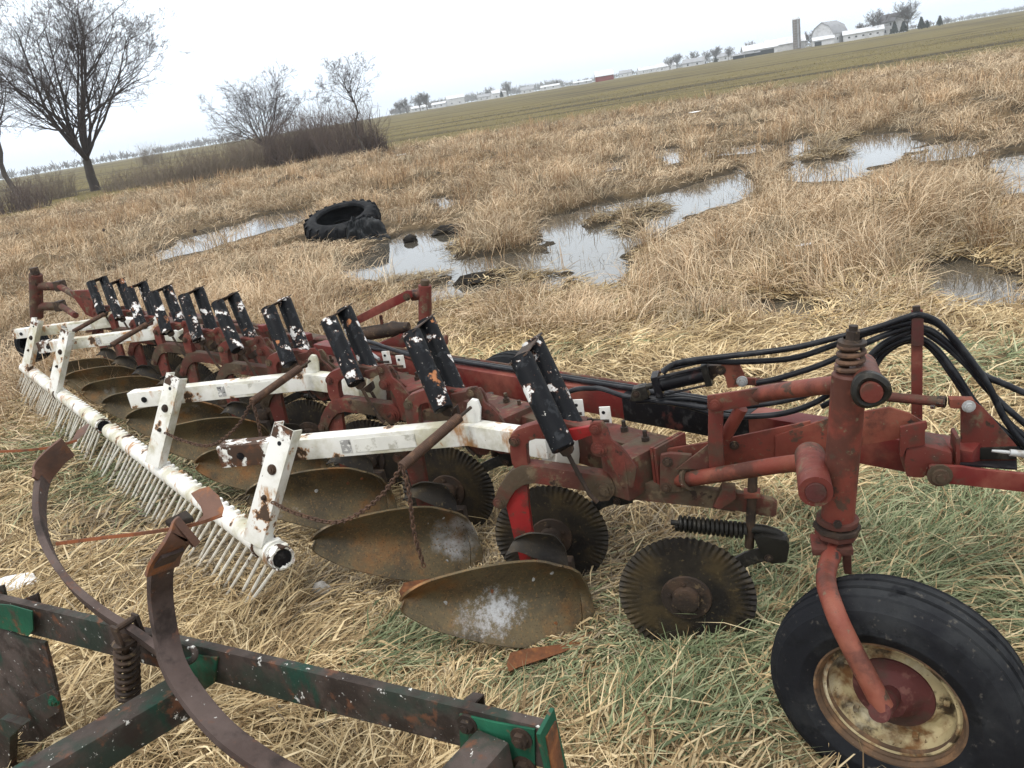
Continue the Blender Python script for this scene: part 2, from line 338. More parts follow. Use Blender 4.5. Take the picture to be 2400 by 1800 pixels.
def ground_z(x, y):
    x = np.asarray(x, float); y = np.asarray(y, float); sh = x.shape; x = x.ravel(); y = y.ravel()
    r = np.hypot(x, y)
    base = -.0395*np.clip(y-2.9, -1.5, None); base = np.where(base < -.24, -.24-.06*(1-np.exp((base+.24)/.06)), base)
    far = sstep(70, 430, r); z = base+1.45*far
    z += (fbm(x, y, .8, 21)-.5)*.12*sstep(6, 14, r)*(1-sstep(45, 60, r))
    z += (fbm(x, y, 3.0, 31)-.5)*.05*(1-sstep(40, 60, r))
    z += (fbm(x, y, .02, 41)-.5)*1.1*sstep(90, 300, r)
    near = r < 90
    d = np.full(x.shape, -9.0)
    if near.any(): d[near] = pool_depth(x[near], y[near])
    bank = 1-sstep(-1.1, 0, d)
    nm = r < 50
    if nm.any():
        xn, yn = x[nm], y[nm]; add = np.zeros(xn.shape)
        for mx_, my_, R, h in MOUNDS:
            q = np.abs(xn-mx_)+np.abs(yn-my_) < 3*R
            if q.any(): add[q] += h*np.exp(-((xn[q]-mx_)**2+(yn[q]-my_)**2)/(R*R)*1.6)
        z[nm] += bank[nm]*add
    z = np.where(d > -4, np.minimum(z, ZW+.035+.11*np.maximum(0, -d)), z)
    t = sstep(-.12, .4, d); z = z*(1-t)+(ZW-.16)*t
    return z.reshape(sh)

_rows = np.concatenate([[.05], np.linspace(.4, 3, 14)[:-1], np.geomspace(3, 62, 230)[:-1], np.geomspace(62, 2700, 44)])
_cols = np.radians(np.concatenate([np.linspace(-52, 52, 250), np.linspace(52, 308, 40)[1:-1]]))
A, Rr = np.meshgrid(_cols, _rows); gx = Rr*np.sin(A); gy = Rr*np.cos(A); gz = ground_z(gx, gy)
nr, nc = gx.shape; idx = np.arange(nr*nc).reshape(nr, nc); i0 = idx[:-1]; i1 = idx[1:]
quads = np.stack([i0, np.roll(i0, -1, 1), np.roll(i1, -1, 1), i1], -1).reshape(-1, 4)
me = bpy.data.meshes.new('ground')
me.from_pydata(np.stack([gx, gy, gz], -1).reshape(-1, 3).tolist(), [], quads.tolist()+[tuple(idx[0][::-1].tolist())])
bm = bmesh.new(); bm.from_mesh(me); bmesh.ops.recalc_face_normals(bm, faces=bm.faces); bm.to_mesh(me); bm.free()
if me.polygons[0].normal.z < 0: me.flip_normals()
at = me.attributes.new('field', 'FLOAT', 'POINT')
_fe = sstep(-3, 3, np.hypot(gx, gy)-field_edge(gx, gy)+(fbm(gx, gy, .35, 3)-.5)*6)
at.data.foreach_set('value', _fe.ravel().astype(np.float32))
at2 = me.attributes.new('wet', 'FLOAT', 'POINT')
_wet = np.zeros(gx.size); nearm = (np.hypot(gx, gy) < 90).ravel(); _wet[nearm] = sstep(-.35, .1, pool_depth(gx.ravel()[nearm], gy.ravel()[nearm]))
at2.data.foreach_set('value', _wet.astype(np.float32))
me.shade_smooth()

m, t, b = new_mat('ground_soil')
g = t.nodes.new('ShaderNodeNewGeometry').outputs['Position']
def attr(t, n, inst=False):
    a = t.nodes.new('ShaderNodeAttribute'); a.attribute_name = n
    if inst: a.attribute_type = 'INSTANCER'
    return a
thatch = _mix(t, _noise(t, g, 7, 8, .7), (.055, .040, .024), (.20, .145, .080))
thatch = _mix(t, _step(t, _noise(t, g, 1.4, 5), .56, .12), thatch, (.045, .036, .024))
fld = _mix(t, _noise(t, g, .09, 6, .6, (1, 2.6, 1)), (.155, .135, .054), (.265, .218, .098))
fld = _mix(t, _step(t, _noise(t, g, .05, 7, .65, (.35, 1.6, 1)), .55, .05), fld, (.075, .060, .034))
fld = _mix(t, _noise(t, g, 1.6, 8, .7), fld, (.13, .11, .05), 'OVERLAY')
col = _mix(t, attr(t, 'field').outputs['Fac'], thatch, fld)
col = _mix(t, attr(t, 'wet').outputs['Fac'], col, (.032, .026, .018))
t.links.new(col, b.inputs['Base Color']); b.inputs['Roughness'].default_value = .9; b.inputs['Specular IOR Level'].default_value = .15
bp = t.nodes.new('ShaderNodeBump'); bp.inputs['Strength'].default_value = .8; bp.inputs['Distance'].default_value = .03
t.links.new(_noise(t, g, 9, 8, .7), bp.inputs['Height']); t.links.new(bp.outputs[0], b.inputs['Normal'])
me.materials.append(m)
tag(link('ground', me), kind='structure')

m, t, b = new_mat('pool_water')
g = t.nodes.new('ShaderNodeNewGeometry').outputs['Position']
t.links.new(_mix(t, _noise(t, g, .6, 4), (.055, .050, .040), (.10, .09, .072)), b.inputs['Base Color'])
b.inputs['Roughness'].default_value = .035; b.inputs['IOR'].default_value = 1.75
bp = t.nodes.new('ShaderNodeBump'); bp.inputs['Strength'].default_value = .06; bp.inputs['Distance'].default_value = .02
t.links.new(_noise(t, g, 5, 4, .55, (1, .5, 1)), bp.inputs['Height']); t.links.new(bp.outputs[0], b.inputs['Normal'])
mb = MB(); mb.add([(-45, 5.5, ZW), (60, 5.5, ZW), (60, 62, ZW), (-45, 62, ZW)], [(0, 1, 2, 3)])
tag(mb.build('water', 'pool_water', fix=False), kind='structure')

# ------------------------------------------------------------------ dead grass: every blade is a real ribbon
m, t, b = new_mat('grass_blade')
ca = attr(t, 'col').outputs['Color']
t.links.new(ca, b.inputs['Base Color']); b.inputs['Roughness'].default_value = .7; b.inputs['Specular IOR Level'].default_value = .25
tr = t.nodes.new('ShaderNodeBsdfTranslucent'); t.links.new(ca, tr.inputs[0])     # thin blades let some light through
ms = t.nodes.new('ShaderNodeMixShader'); ms.inputs[0].default_value = .14
_o = [n for n in t.nodes if n.type == 'OUTPUT_MATERIAL'][0]
t.links.new(b.outputs[0], ms.inputs[1]); t.links.new(tr.outputs[0], ms.inputs[2]); t.links.new(ms.outputs[0], _o.inputs[0])

def palette(cols, R, n, jit=.10):
    c = np.array(cols); u = R.random(n)*(len(c)-1); i = np.minimum(u.astype(int), len(c)-2); f = (u-i)[:, None]
    return (c[i]*(1-f)+c[i+1]*f)*R.uniform(1-jit, 1+jit, (n, 1))
def blade_mesh(name, base, az, el, bend, L, w, col, nseg, R, label, cat, drift=.35, floor=.008):
    n = len(base); p = base.copy(); z0 = base[:, 2].copy(); z0g = ground_z(base[:, 0], base[:, 1])
    tw = R.uniform(-.9, .9, n); da = R.normal(0, drift, n); rows = []
    kk = np.where(R.random(n) < .35, R.normal(0, .9, n), 0.0); ke = np.where(R.random(n) < .25, R.uniform(.2, .9, n), 0.0)
    for k in range(nseg+1):
        s_ = k/nseg; hw = w*(.5*(1-s_**1.8))+.0003
        a = az+da*s_+kk*(s_ >= .5); e_ = el-bend*s_-ke*(s_ >= .5)
        sx = -np.sin(a)*np.cos(tw); sy = np.cos(a)*np.cos(tw); sz = np.sin(tw)
        S_ = np.stack([sx, sy, sz], -1)*hw[:, None]
        if k < nseg: rows.append(p-S_); rows.append(p+S_)
        else: rows.append(p.copy())
        p = p+np.stack([np.cos(a)*np.cos(e_), np.sin(a)*np.cos(e_), np.sin(e_)], -1)*(L/nseg)[:, None]
        lo = z0g+floor; below = p[:, 2] < lo; p[below, 2] = lo[below]+R.random(below.sum())*.02
    nv = 2*nseg+1; V = np.stack(rows, 1).reshape(-1, 3)
    loc = []
    for k in range(nseg-1): loc += [2*k, 2*k+1, 2*k+3, 2*k+2]
    loc += [2*nseg-2, 2*nseg-1, 2*nseg]
    idx = (np.arange(n)[:, None]*nv+np.array(loc)[None]).ravel()
    sizes = np.tile(np.array([4]*(nseg-1)+[3]), n); starts = np.concatenate([[0], np.cumsum(sizes)[:-1]])
    me = bpy.data.meshes.new(name); me.vertices.add(len(V)); me.vertices.foreach_set('co', V.astype(np.float32).ravel())
    me.loops.add(len(idx)); me.loops.foreach_set('vertex_index', idx.astype(np.int32))
    me.polygons.add(len(sizes)); me.polygons.foreach_set('loop_start', starts.astype(np.int32)); me.polygons.foreach_set('loop_total', sizes.astype(np.int32))
    me.update(calc_edges=True)
    c4 = np.ones((n, nv, 4), np.float32); c4[:, :, :3] = np.clip(col, 0, 1)[:, None, :]
    ca_ = me.color_attributes.new('col', 'FLOAT_COLOR', 'POINT'); ca_.data.foreach_set('color', c4.ravel())
    me.polygons.foreach_set('use_smooth', np.ones(len(sizes), bool)); me.materials.append(M['grass_blade'])
    return tag(link(name, me), label, cat, kind='stuff')
def flow(x, y): return (fbm(x, y, .33, 61)*2.4+fbm(x, y, 1.3, 63)*1.7+vnoise(x, y, 3.1, 67)*.6)*math.pi-1.6
GREEN_PX = [(2050,1130,.50),(1950,1250,.45),(2190,1330,.3),(1420,1430,.40),(1560,1400,.30),(1900,1180,.4),(250,1000,.5),(420,1040,.4),(130,930,.5),(1150,1490,.22),(2150,760,.5),(880,1420,.2),(1640,1230,.22),(1500,1560,.25)]
GREENS = [(*at_z(px, py, 0)[:2], r) for px, py, r in GREEN_PX]
GREY_PX = [(330,1080,.6),(450,1180,.45),(700,1250,.3),(900,1150,.5),(1200,1200,.6),(300,900,.5),(600,1000,.6)]
GREYS = [(*at_z(px, py, 0)[:2], r) for px, py, r in GREY_PX]
def blob(x, y, L):
    v = np.zeros(x.shape)
    for gx_, gy_, r in L: v = np.maximum(v, np.exp(-((x-gx_)**2+(y-gy_)**2)/(r*r)))
    return v
def wedge(n, r0, r1, pw, R, amax=41):        # n random places, density ~ r**-pw
    e_ = 2-pw; u = R.random(n)
    r = r0*(r1/r0)**u if abs(e_) < 1e-6 else (r0**e_+u*(r1**e_-r0**e_))**(1/e_)
    a = np.radians(R.uniform(-amax, amax, n)); return np.stack([r*np.sin(a), r*np.cos(a)], -1)
def open_view(x, y, z, h):            # a blade this tall here would stand over open water seen beyond it
    tz = z+h; k = (CAM_H-ZW)/np.maximum(CAM_H-tz, .05); return pool_depth(x*k, y*k)
STRAW = [(.13, .085, .042), (.36, .26, .135), (.57, .445, .245), (.76, .63, .40), (.64, .50, .28), (.40, .285, .15), (.17, .115, .062)]
TAN = [(.22, .145, .085), (.43, .305, .19), (.60, .465, .305), (.74, .61, .43), (.63, .495, .33), (.40, .285, .175)]
REDDISH = [(.23, .135, .075), (.42, .275, .155), (.57, .41, .25), (.48, .33, .195)]
GREYISH = [(.12, .092, .060), (.27, .22, .15), (.42, .355, .25), (.33, .265, .18)]
GREEN = [(.075, .100, .050), (.15, .19, .095), (.27, .31, .17), (.42, .42, .26), (.20, .25, .125)]
R = np.random.default_rng(11)
# the laid-over straw round the machines
P = np.concatenate([wedge(104000, 1.0, 4.6, .6, R), wedge(104000, 4.0, 11.5, 1.2, R)]); x, y = P.T; r = np.hypot(x, y)
d = pool_depth(x, y); k = d < .03; P = P[k]; x, y = P.T; r = r[k]; n = len(x)
z = ground_z(x, y)+R.random(n)**1.5*(.035+.04*fbm(x, y, 1.6, 77)); az = flow(x, y)+np.where(R.random(n) < .3, R.uniform(-3.1, 3.1, n), R.normal(0, .65, n))
el = np.radians(R.uniform(-4, 26, n)); be = np.radians(R.uniform(10, 70, n)); L = R.uniform(.09, .30, n); w = np.where(R.random(n) < .16, R.uniform(.008, .0125, n), R.uniform(.0025, .0065, n))*(1+.10*np.clip(r-3, 0, 8))
share = np.zeros(n)
for kk in range(4):
    for sa, sb, sr in ((-.78, 2.40, .34), (-1.08, 2.30, .28), (-.60, 2.52, .26)):
        la, lb = sa-.622*kk*.97, sb+.453*kk*.97; wx_ = la*math.cos(-.31416)-lb*math.sin(-.31416); wy_ = la*math.sin(-.31416)+lb*math.cos(-.31416)
        share = np.maximum(share, np.exp(-(((x-wx_)**2+(y-wy_)**2)/sr**2)**2))
z -= share*(z-ground_z(x, y))*.95; L *= 1-.5*share; el *= 1-.95*share
tuft = (fbm(x, y, 2.3, 85) > .60) & (share < .3); el[tuft] += np.radians(12)
gm = blob(x, y, GREENS)*.85+np.clip((fbm(x, y, .9, 71)-.57)*2.0, 0, .5)*sstep(11, 4, r); gyw = blob(x, y, GREYS)*.7
u = R.random(n); isg = u < np.clip(gm, 0, .75); isy = (~isg) & (R.random(n) < gyw); st = ~(isg | isy)
tone = ((.62+.6*fbm(x, y, .7, 73))*(.82+.36*vnoise(x, y, 4.0, 75)))[:, None]
for nm, k, pal, lab, cat in (('straw_mat', st, STRAW, 'pale laid-over dead grass lying round the plow', 'dead grass'), ('green_grass', isg, GREEN, 'green grass pushing through the dead straw', 'grass'), ('grey_straw', isy, GREYISH, 'grey trampled dead grass under the plow', 'dead grass')):
    c = palette(pal, R, k.sum())*tone[k]
    blade_mesh(nm, np.stack([x, y, z], -1)[k], az[k], el[k]+(.12 if nm == 'green_grass' else 0), be[k], L[k], w[k]*(.85 if nm != 'straw_mat' else 1), c, 3, R, lab, cat)
# marsh: clumps of blades, thinning with distance while the blades widen
def marsh(name, ncl, per, r0, r1, pw, kind, label):
    C_ = wedge(ncl, r0, r1, pw, R); cx, cy = C_.T; cr_ = np.hypot(cx, cy); cd_ = pool_depth(cx, cy)
    hm = np.zeros(len(cx))
    for mx_, my_, Rm, h in MOUNDS: hm = np.maximum(hm, h*np.exp(-((cx-mx_)**2+(cy-my_)**2)/(Rm*Rm)))
    n1 = fbm(cx, cy, .30, 91); n2 = fbm(cx, cy, .17, 95)
    if kind == 'low': pr = np.ones(len(cx))
    elif kind == 'tussock': pr = np.clip((n1-.42)*4+hm*4, 0, 1)
    else: pr = np.clip((n2-.46)*4+hm*2, 0, 1)
    keep = (cd_ < -.04) & (cr_ < field_edge(cx, cy)+R.normal(0, 1.5, len(cx))) & (R.random(len(cx)) < pr) & (R.random(len(cx)) < sstep(6.8, 9.8, cr_+(fbm(cx, cy, .5, 81)-.5)*3))
    cx, cy, cr_, hm = cx[keep], cy[keep], cr_[keep], hm[keep]; nc_ = len(cx)
    ci = np.repeat(np.arange(nc_), per); n = len(ci); s_ = .8+.022*cr_[ci]
    th = R.uniform(0, 2*math.pi, n); rad = np.abs(R.normal(0, 1, n))*{'low': .26, 'tussock': .17, 'up': .16}[kind]*s_
    x = cx[ci]+rad*np.cos(th); y = cy[ci]+rad*np.sin(th); r = np.hypot(x, y)
    lean = flow(cx, cy)[ci]
    if kind == 'low': az = lean+R.normal(0, .8, n); el = np.radians(R.uniform(12, 62, n)); be = np.radians(R.uniform(30, 105, n)); L = R.uniform(.18, .44, n)
    elif kind == 'tussock': az = np.where(R.random(n) < .65, th+R.normal(0, .5, n), lean+R.normal(0, .5, n)); el = np.radians(R.uniform(45, 86, n)); be = np.radians(R.uniform(50, 135, n)); L = R.uniform(.32, .74, n)*(.80+1.2*hm[ci])
    else: az = np.where(R.random(n) < .5, th, lean)+R.normal(0, .6, n); el = np.radians(R.uniform(60, 90, n)); be = np.radians(R.uniform(8, 70, n)); L = R.uniform(.26, .58, n)
    L *= (.85+.010*r)*R.uniform(.8, 1.1, nc_)[ci]; z = ground_z(x, y)+R.random(n)*.04
    ok = pool_depth(x, y) < R.uniform(-.06, .40, n)**2-.02*0
    ty_d = np.hypot(x-TYRE_AT[0], y-TYRE_AT[1]); ok &= ty_d > 1.0
    fr_ = (ty_d < 2.6) & (r < np.hypot(*TYRE_AT)); L = np.where(fr_, L*.5, L); el = np.where(fr_, el*.5, el)
    for _ in range(3):
        tall = open_view(x, y, z, L*np.sin(el)*.8) > .12
        L = np.where(tall, L*.55, L); el = np.where(tall, el*.7, el)
    ok &= ~((open_view(x, y, z, L*np.sin(el)*.8) > .12) & (R.random(n) < .75))
    w = R.uniform(.0045, .0085, n)*(.55+.062*r)
    tone = (.66+.62*fbm(x, y, .45, 83))*R.uniform(.74, 1.16, nc_)[ci]
    c = palette({'low': TAN, 'tussock': TAN, 'up': REDDISH}[kind], R, n)*tone[:, None]
    grey = R.random(nc_)[ci] < .16; c[grey] = palette(GREYISH, R, grey.sum())*1.15
    k = ok; blade_mesh(name, np.stack([x, y, z], -1)[k], az[k], el[k], be[k], L[k], w[k], c[k], 3 if kind == 'tussock' else 2, R, label, 'marsh grass')
marsh('marsh_grass', 8600, 18, 7, 72, 1.75, 'low', 'low tan marsh grass matted between the pools')
marsh('tussock_grass', 4600, 44, 7.5, 66, 1.75, 'tussock', 'tall arching tussocks of dead marsh grass')
marsh('standing_grass', 4200, 22, 8, 72, 1.6, 'up', 'upright reddish dead grass standing in the marsh')
bx_, by_, bs_ = [], [], []
for (ix, iy, ir) in ISLES:
    n = int(420*max(.4, ir/.35)); th = R.uniform(0, 6.28, n); rr = ir*1.15*np.sqrt(R.random(n)); bx_.append(ix+rr*np.cos(th)); by_.append(iy+rr*np.sin(th)*1.2); bs_.append(np.full(n, ir))
x = np.concatenate(bx_); y = np.concatenate(by_); n = len(x); r = np.hypot(x, y)
blade_mesh('sod_grass', np.stack([x, y, ground_z(x, y)+R.random(n)*.06], -1), flow(x, y)+R.normal(0, .8, n), np.radians(R.uniform(0, 35, n)), np.radians(R.uniform(20, 80, n)), R.uniform(.14, .34, n), R.uniform(.006, .010, n)*(.5+.045*r), palette(GREYISH+STRAW[:4], R, n)*.9, 3, R, 'matted brown sod lumps lying in the pools', 'sod')
# thin stems standing in the shallow edges
P = wedge(60000, 7.5, 48, 1.6, R); x, y = P.T; d = pool_depth(x, y)
k = (d > -.1) & (R.random(len(x)) < np.clip(.42-.9*d+(fbm(x, y, 1.4, 97)-.52)*3.0, .015, .9)); x, y = x[k], y[k]; n = len(x)
blade_mesh('water_weeds', np.stack([x, y, np.full(n, ZW-.02)], -1), R.uniform(0, 6.3, n), np.radians(R.uniform(8, 88, n)), np.radians(R.uniform(10, 80, n)), R.uniform(.06, .26, n), R.uniform(.004, .007, n)*(.5+.04*np.hypot(x, y)), palette(GREYISH, R, n), 2, R, 'thin grey grass stems standing in the shallow water', 'water weeds')
# cropped field beyond
P = wedge(46000, 36, 150, 1.7, R); x, y = P.T; r = np.hypot(x, y); k = (r > field_edge(x, y)-1.5) & (fbm(x, y, .12, 99) < .62); x, y, r = x[k], y[k], r[k]; n = len(x)
blade_mesh('field_turf', np.stack([x, y, ground_z(x, y)], -1), R.uniform(0, 6.3, n), np.radians(R.uniform(30, 80, n)), np.radians(R.uniform(10, 70, n)), R.uniform(.05, .14, n), .0007*r*R.uniform(.6, 1.2, n), palette([(.15, .14, .055), (.25, .205, .09), (.34, .27, .13), (.20, .18, .075)], R, n), 2, R, 'short green brown turf of the field', 'field grass')

# ------------------------------------------------------------------ the plow
AZP = math.radians(-18.0)             # direction of travel; local x along it, local y to its left (away from the camera)
TP = np.array([math.cos(AZP), math.sin(AZP), 0]); LP = np.array([-math.sin(AZP), math.cos(AZP), 0])
REF = np.array([-3.0, 4.6, -.05])
CROP = {'f': (0, 0, K), 'z1': (1100, 750, .361664), 'z2': (1600, 700, .361664), 'z3': (1600, 1200, .361664), 'z4': (0, 1200, .361664), 'z5': (600, 1200, .361664),
        'z6': (400, 750, .361664), 'y1': (0, 600, .361664), 'y5': (600, 420, .361664), 'r1': (1380, 760, .217), 'r2': (1000, 820, .180832), 'r3': (2000, 850, .180832), 'r4': (700, 620, .180832)}
def toloc(p): return np.array([p@TP, p@LP, p[2]])
def on_b(c, x, y, b_):                # surveyed point on the upright plane local y = b_
    ox, oy, s = CROP[c]; d = ray(ox+x*s, oy+y*s); return toloc(CPOS+d*b_/(d@LP))
def on_z(c, x, y, z):
    ox, oy, s = CROP[c]; d = ray(ox+x*s, oy+y*s); return toloc(CPOS+d*(z-CAM_H)/d[2])
def wl(q): return q[0]*TP+q[1]*LP+np.array([0, 0, q[2]])
worn('moldboard_steel', (.098, .080, .048), [((.145, .112, .062), 4, .51, .14), ((.20, .10, .038), 5, .585, .10), ((.075, .062, .042), 6, .56, .10), ((.44, .44, .44), 2.2, .66, .07), ((.20, .13, .06), 90, .60, .08), ((.05, .038, .025), 130, .62, .06)], .40, metal=.35, bump=.22, bscale=120, sky_sheen=[(wl(on_b('z5', 1560, 640, 2.47)), .19, (.46, .47, .48)), (wl(on_b('z5', 1400, 720, 2.43)), .19, (.38, .37, .36)), (wl(on_b('z6', 800, 1290, 3.35)), .26, (.55, .56, .57))])  # pale spots paint the sky mirrored in the hollow boards
class PB(MB):
    def mesh(s, *a, **k):
        s.v = [(v[0]-REF[0], v[1]-REF[1], v[2]-REF[2]) for v in s.v]; return MB.mesh(s, *a, **k)
    def plate(s, c, pts, b0, b1): return s.prism([on_b(c, x, y, b0) for x, y in pts], (0, b1-b0, 0))
plow = empty('plow', REF[0]*TP+REF[1]*LP+np.array([0, 0, REF[2]]), AZP)
tag(plow, 'long red moldboard plow with black spring tubes and white tine rake arms', 'plow')
BX = np.array([0, 1.0, 0]); NB = -BX
STEP = np.array([-.622, .453, -.0247])
KE = [0, .95, 1.93, 2.94, 3.98, 4.97, 5.95, 6.9, 7.87, 8.76]; DZ = [0, .02, .025, .025, .02, .01, 0, 0, 0, 0]
OFF = [STEP*k+np.array([0, 0, dz]) for k, dz in zip(KE, DZ)]
DD = STEP/np.linalg.norm(STEP); NN = np.array([-.588, -.808, 0]); NN /= np.linalg.norm(NN)    # along the beam; its near side

# main beam
F0 = np.array([-.393, 2.673, .70]); bc = F0-NN*.065+np.array([0, 0, -.0725])
PB().beam(bc, bc+STEP*9.5, .13, .145).build('main_beam', 'brown_red', plow, .008)
for i, o_ in enumerate((.006, .022)):
    PB().box(bc-DD*o_*1.0, (.012, .16, .185), (DD, -NN, (0, 0, 1))).build('end_flange', 'red_paint', plow, .002)
# second rail
RA, RB = np.array([-2.75, 4.53, .60]), np.array([.62, 2.675, .60]); rd = (RB-RA)/np.linalg.norm(RB-RA); rn = np.array([rd[1], -rd[0], 0]); rn *= -1 if rn[1] > 0 else 1
RA = RA-rn*.05; RB = RB-rn*.05
PB().beam(RA, RB, .10, .12).build('rail', 'rail_red', plow, .012)
_s0 = RA+rd*((on_z('f', 1330, 853, .66)-RA)@rd+.02); _s1 = RA+rd*((on_z('f', 1610, 902, .66)-RA)@rd)
PB().beam(_s0, _s1, .107, .127).build('rail_sleeve', 'black_paint', plow, .012)

# one plow bottom, built where the nearest stands and repeated back along the beam
def spring_tube(b_):
    p = on_b('z1', 332, 240, 2.65); q = on_b('z1', 612, 836, 2.50); p[1] += b_-2.549; q[1] += b_-2.549; d = (q-p)/np.linalg.norm(q-p); L = np.linalg.norm(q-p)
    mb = PB(); mb.lathe([(.004, .0), (.004, .032), (0, .037), (0, .042), (L-.004, .042), (L, .039), (L, .0)], p, d, 24); return mb, p, q, d
tubeA, tp, tq, td = spring_tube(2.549); tubeB, up_, uq, _ = spring_tube(2.724)
arm_prof = [(850,1010),(620,975),(400,945),(335,948),(275,975),(230,1025),(185,1095),(158,1170),(162,1205),(190,1232),(232,1222),(262,1160),(295,1110),(345,1075),(410,1060),(600,1085),(770,1115),(800,1150),(850,1178),(905,1172),(940,1130),(945,1085),(920,1035),(885,1012)]
upl_prof = [(262,800),(266,750),(300,718),(345,700),(420,677),(520,668),(620,672),(700,690),(780,678),(800,720),(740,745),(640,765),(540,775),(430,772),(390,785),(370,815),(372,900),(385,960),(300,975),(275,930),(262,860)]
brk_prof = [(783,690),(800,664),(860,660),(890,700),(918,780),(985,830),(1020,870),(1083,960),(1078,1000),(1062,1090),(985,1084),(950,1000),(900,890),(850,890),(810,870),(800,800),(790,750)]
shk_prof = [(252,1150),(300,1075),(375,1070),(382,1200),(405,1370),(440,1565),(330,1565),(290,1420),(240,1215)]
parts = []                            # (name, mesh, material, parent key)
BC = 2.64
def P_(name, mb, mat, bev=.003, under=None, **k): parts.append((name, mb.mesh(name, mat, bev, **k), under)); return len(parts)-1
P_('standard_arm', PB().plate('z1', arm_prof, BC-.03, BC+.03), 'brown_red', .006)
P_('shank', PB().plate('z1', shk_prof, BC-.014, BC+.014), 'red_paint', .003)
P_('upper_link', PB().plate('z1', upl_prof, BC-.022, BC+.022), 'red_paint', .005)
for b_ in (BC-.060, BC+.042): P_('bracket_plate', PB().plate('z1', brk_prof, b_, b_+.018), 'brown_red', .004)
q_ = on_b('z1', 1030, 985, BC); P_('bracket_foot', PB().box(q_+np.array([.02, .06, -.01]), (.12, .22, .15), (DD, -NN, (0, 0, 1))), 'brown_red', .006)
P_('trip_link', PB().plate('z1', [(640,715),(790,690),(800,745),(690,785),(650,770)], BC-.045, BC-.025), 'bright_red', .003)
P_('roller_guide', PB().plate('z1', [(600,650),(690,668),(715,690),(640,715),(600,690)], BC+.0, BC+.07), 'faded_red', .006)
iA = P_('spring_tube', tubeA, 'tube_black', 0); iB = P_('spring_tube', tubeB, 'tube_black', 0)
tn = np.cross(td, BX); tn /= np.linalg.norm(tn)
P_('tube_cap', PB().box((tp+up_)/2-td*.004, (.006, .250, .078), (td, BX, tn)), 'dark_iron', .002, iA)
for o_, b_ in ((0, 2.535), (1, 2.70)):
    P_('clevis', PB().plate('z1', [(575,850),(655,800),(670,860),(640,890),(605,885)], b_-.016, b_+.016), 'dark_iron', .003)
    P_('tie_rod', PB().tube([on_b('z1', 645, 880, b_), on_b('z1', 700, 985, b_), on_b('z1', 780, 1130, b_), on_b('z1', 830, 1180, b_)], .0085, 8), 'dark_iron', 0)
for (x_, y_, r_, b_) in ((870, 1100, .021, BC-.030), (190, 1185, .016, BC-.030), (293, 785, .015, BC-.022), (815, 705, .015, BC-.060), (840, 835, .020, BC-.060)):
    P_('bolt', PB().bolt(on_b('z1', x_, y_, b_), NB, r_, r_*.7, 12), 'brown_red', 0)
# moldboard: a concave twisted sheet from the shin back to the wing
lo = [(2112,800,2.56),(2000,850,2.50),(1750,882,2.42),(1500,854,2.36),(1200,780,2.31),(1030,704,2.285),(957,657,2.28),(936,622,2.28)]
hi = [(1985,350,2.55),(1800,316,2.51),(1500,348,2.43),(1200,420,2.35),(1080,462,2.31),(1000,506,2.285),(950,546,2.275),(932,580,2.275)]
def curve(L): return smooth_path([on_b('z5', *p) for p in L], 5)
lo_, hi_ = curve(lo), curve(hi)
def loft(a, c, m, bulge, curl=.0):
    G = []
    for i in range(len(a)):
        row = []; u_ = i/(len(a)-1)
        for j in range(m+1):
            v = j/m; p = a[i]*(1-v)+c[i]*v; p = p+np.array([0, bulge*math.sin(math.pi*v)*(1-u_*.6)-curl*v*v*(1-u_), 0]); row.append(p)
        G.append(row)
    return G
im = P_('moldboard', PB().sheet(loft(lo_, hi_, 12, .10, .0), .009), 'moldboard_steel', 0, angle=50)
sl = smooth_path([on_b('z5', 2119, 797, 2.561), on_b('z5', 2160, 785, 2.59), on_b('z5', 2215, 752, 2.625)], 3); su = smooth_path([on_b('z5', 1994, 352, 2.552), on_b('z5', 2040, 364, 2.57), on_b('z5', 2098, 395, 2.59)], 3)
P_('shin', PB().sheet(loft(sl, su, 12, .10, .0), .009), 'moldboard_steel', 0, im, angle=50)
P_('share', PB().prism([on_b('z5', *p) for p in ((2112,802,2.50),(2215,755,2.56),(2200,795,2.53),(2000,905,2.40),(1700,1005,2.28),(1640,1035,2.25),(1622,990,2.26),(1645,912,2.33),(1740,886,2.37),(2000,853,2.45))], (0, .012, -.012)), 'rust_plate', .002)
P_('landside', PB().box((-.99, 2.70, .06), (.40, .014, .10)), 'rust_plate', .003)
P_('frog', PB().box((-.86, 2.735, .15), (.20, .05, .14)), 'dark_iron', .01)
tl = smooth_path([on_b('z1', x_, y_, b_) for x_, y_, b_ in ((232,1530,2.52),(310,1502,2.545),(430,1545,2.565),(560,1580,2.585),(640,1592,2.60))], 3); tu = smooth_path([on_b('z1', x_, y_, b_) for x_, y_, b_ in ((300,1412,2.56),(385,1381,2.565),(480,1384,2.575),(560,1402,2.59),(618,1475,2.60))], 3)
P_('trash_board', PB().sheet(loft(tl, tu, 5, .03, .0), .006), 'coulter_steel', 0, angle=50)
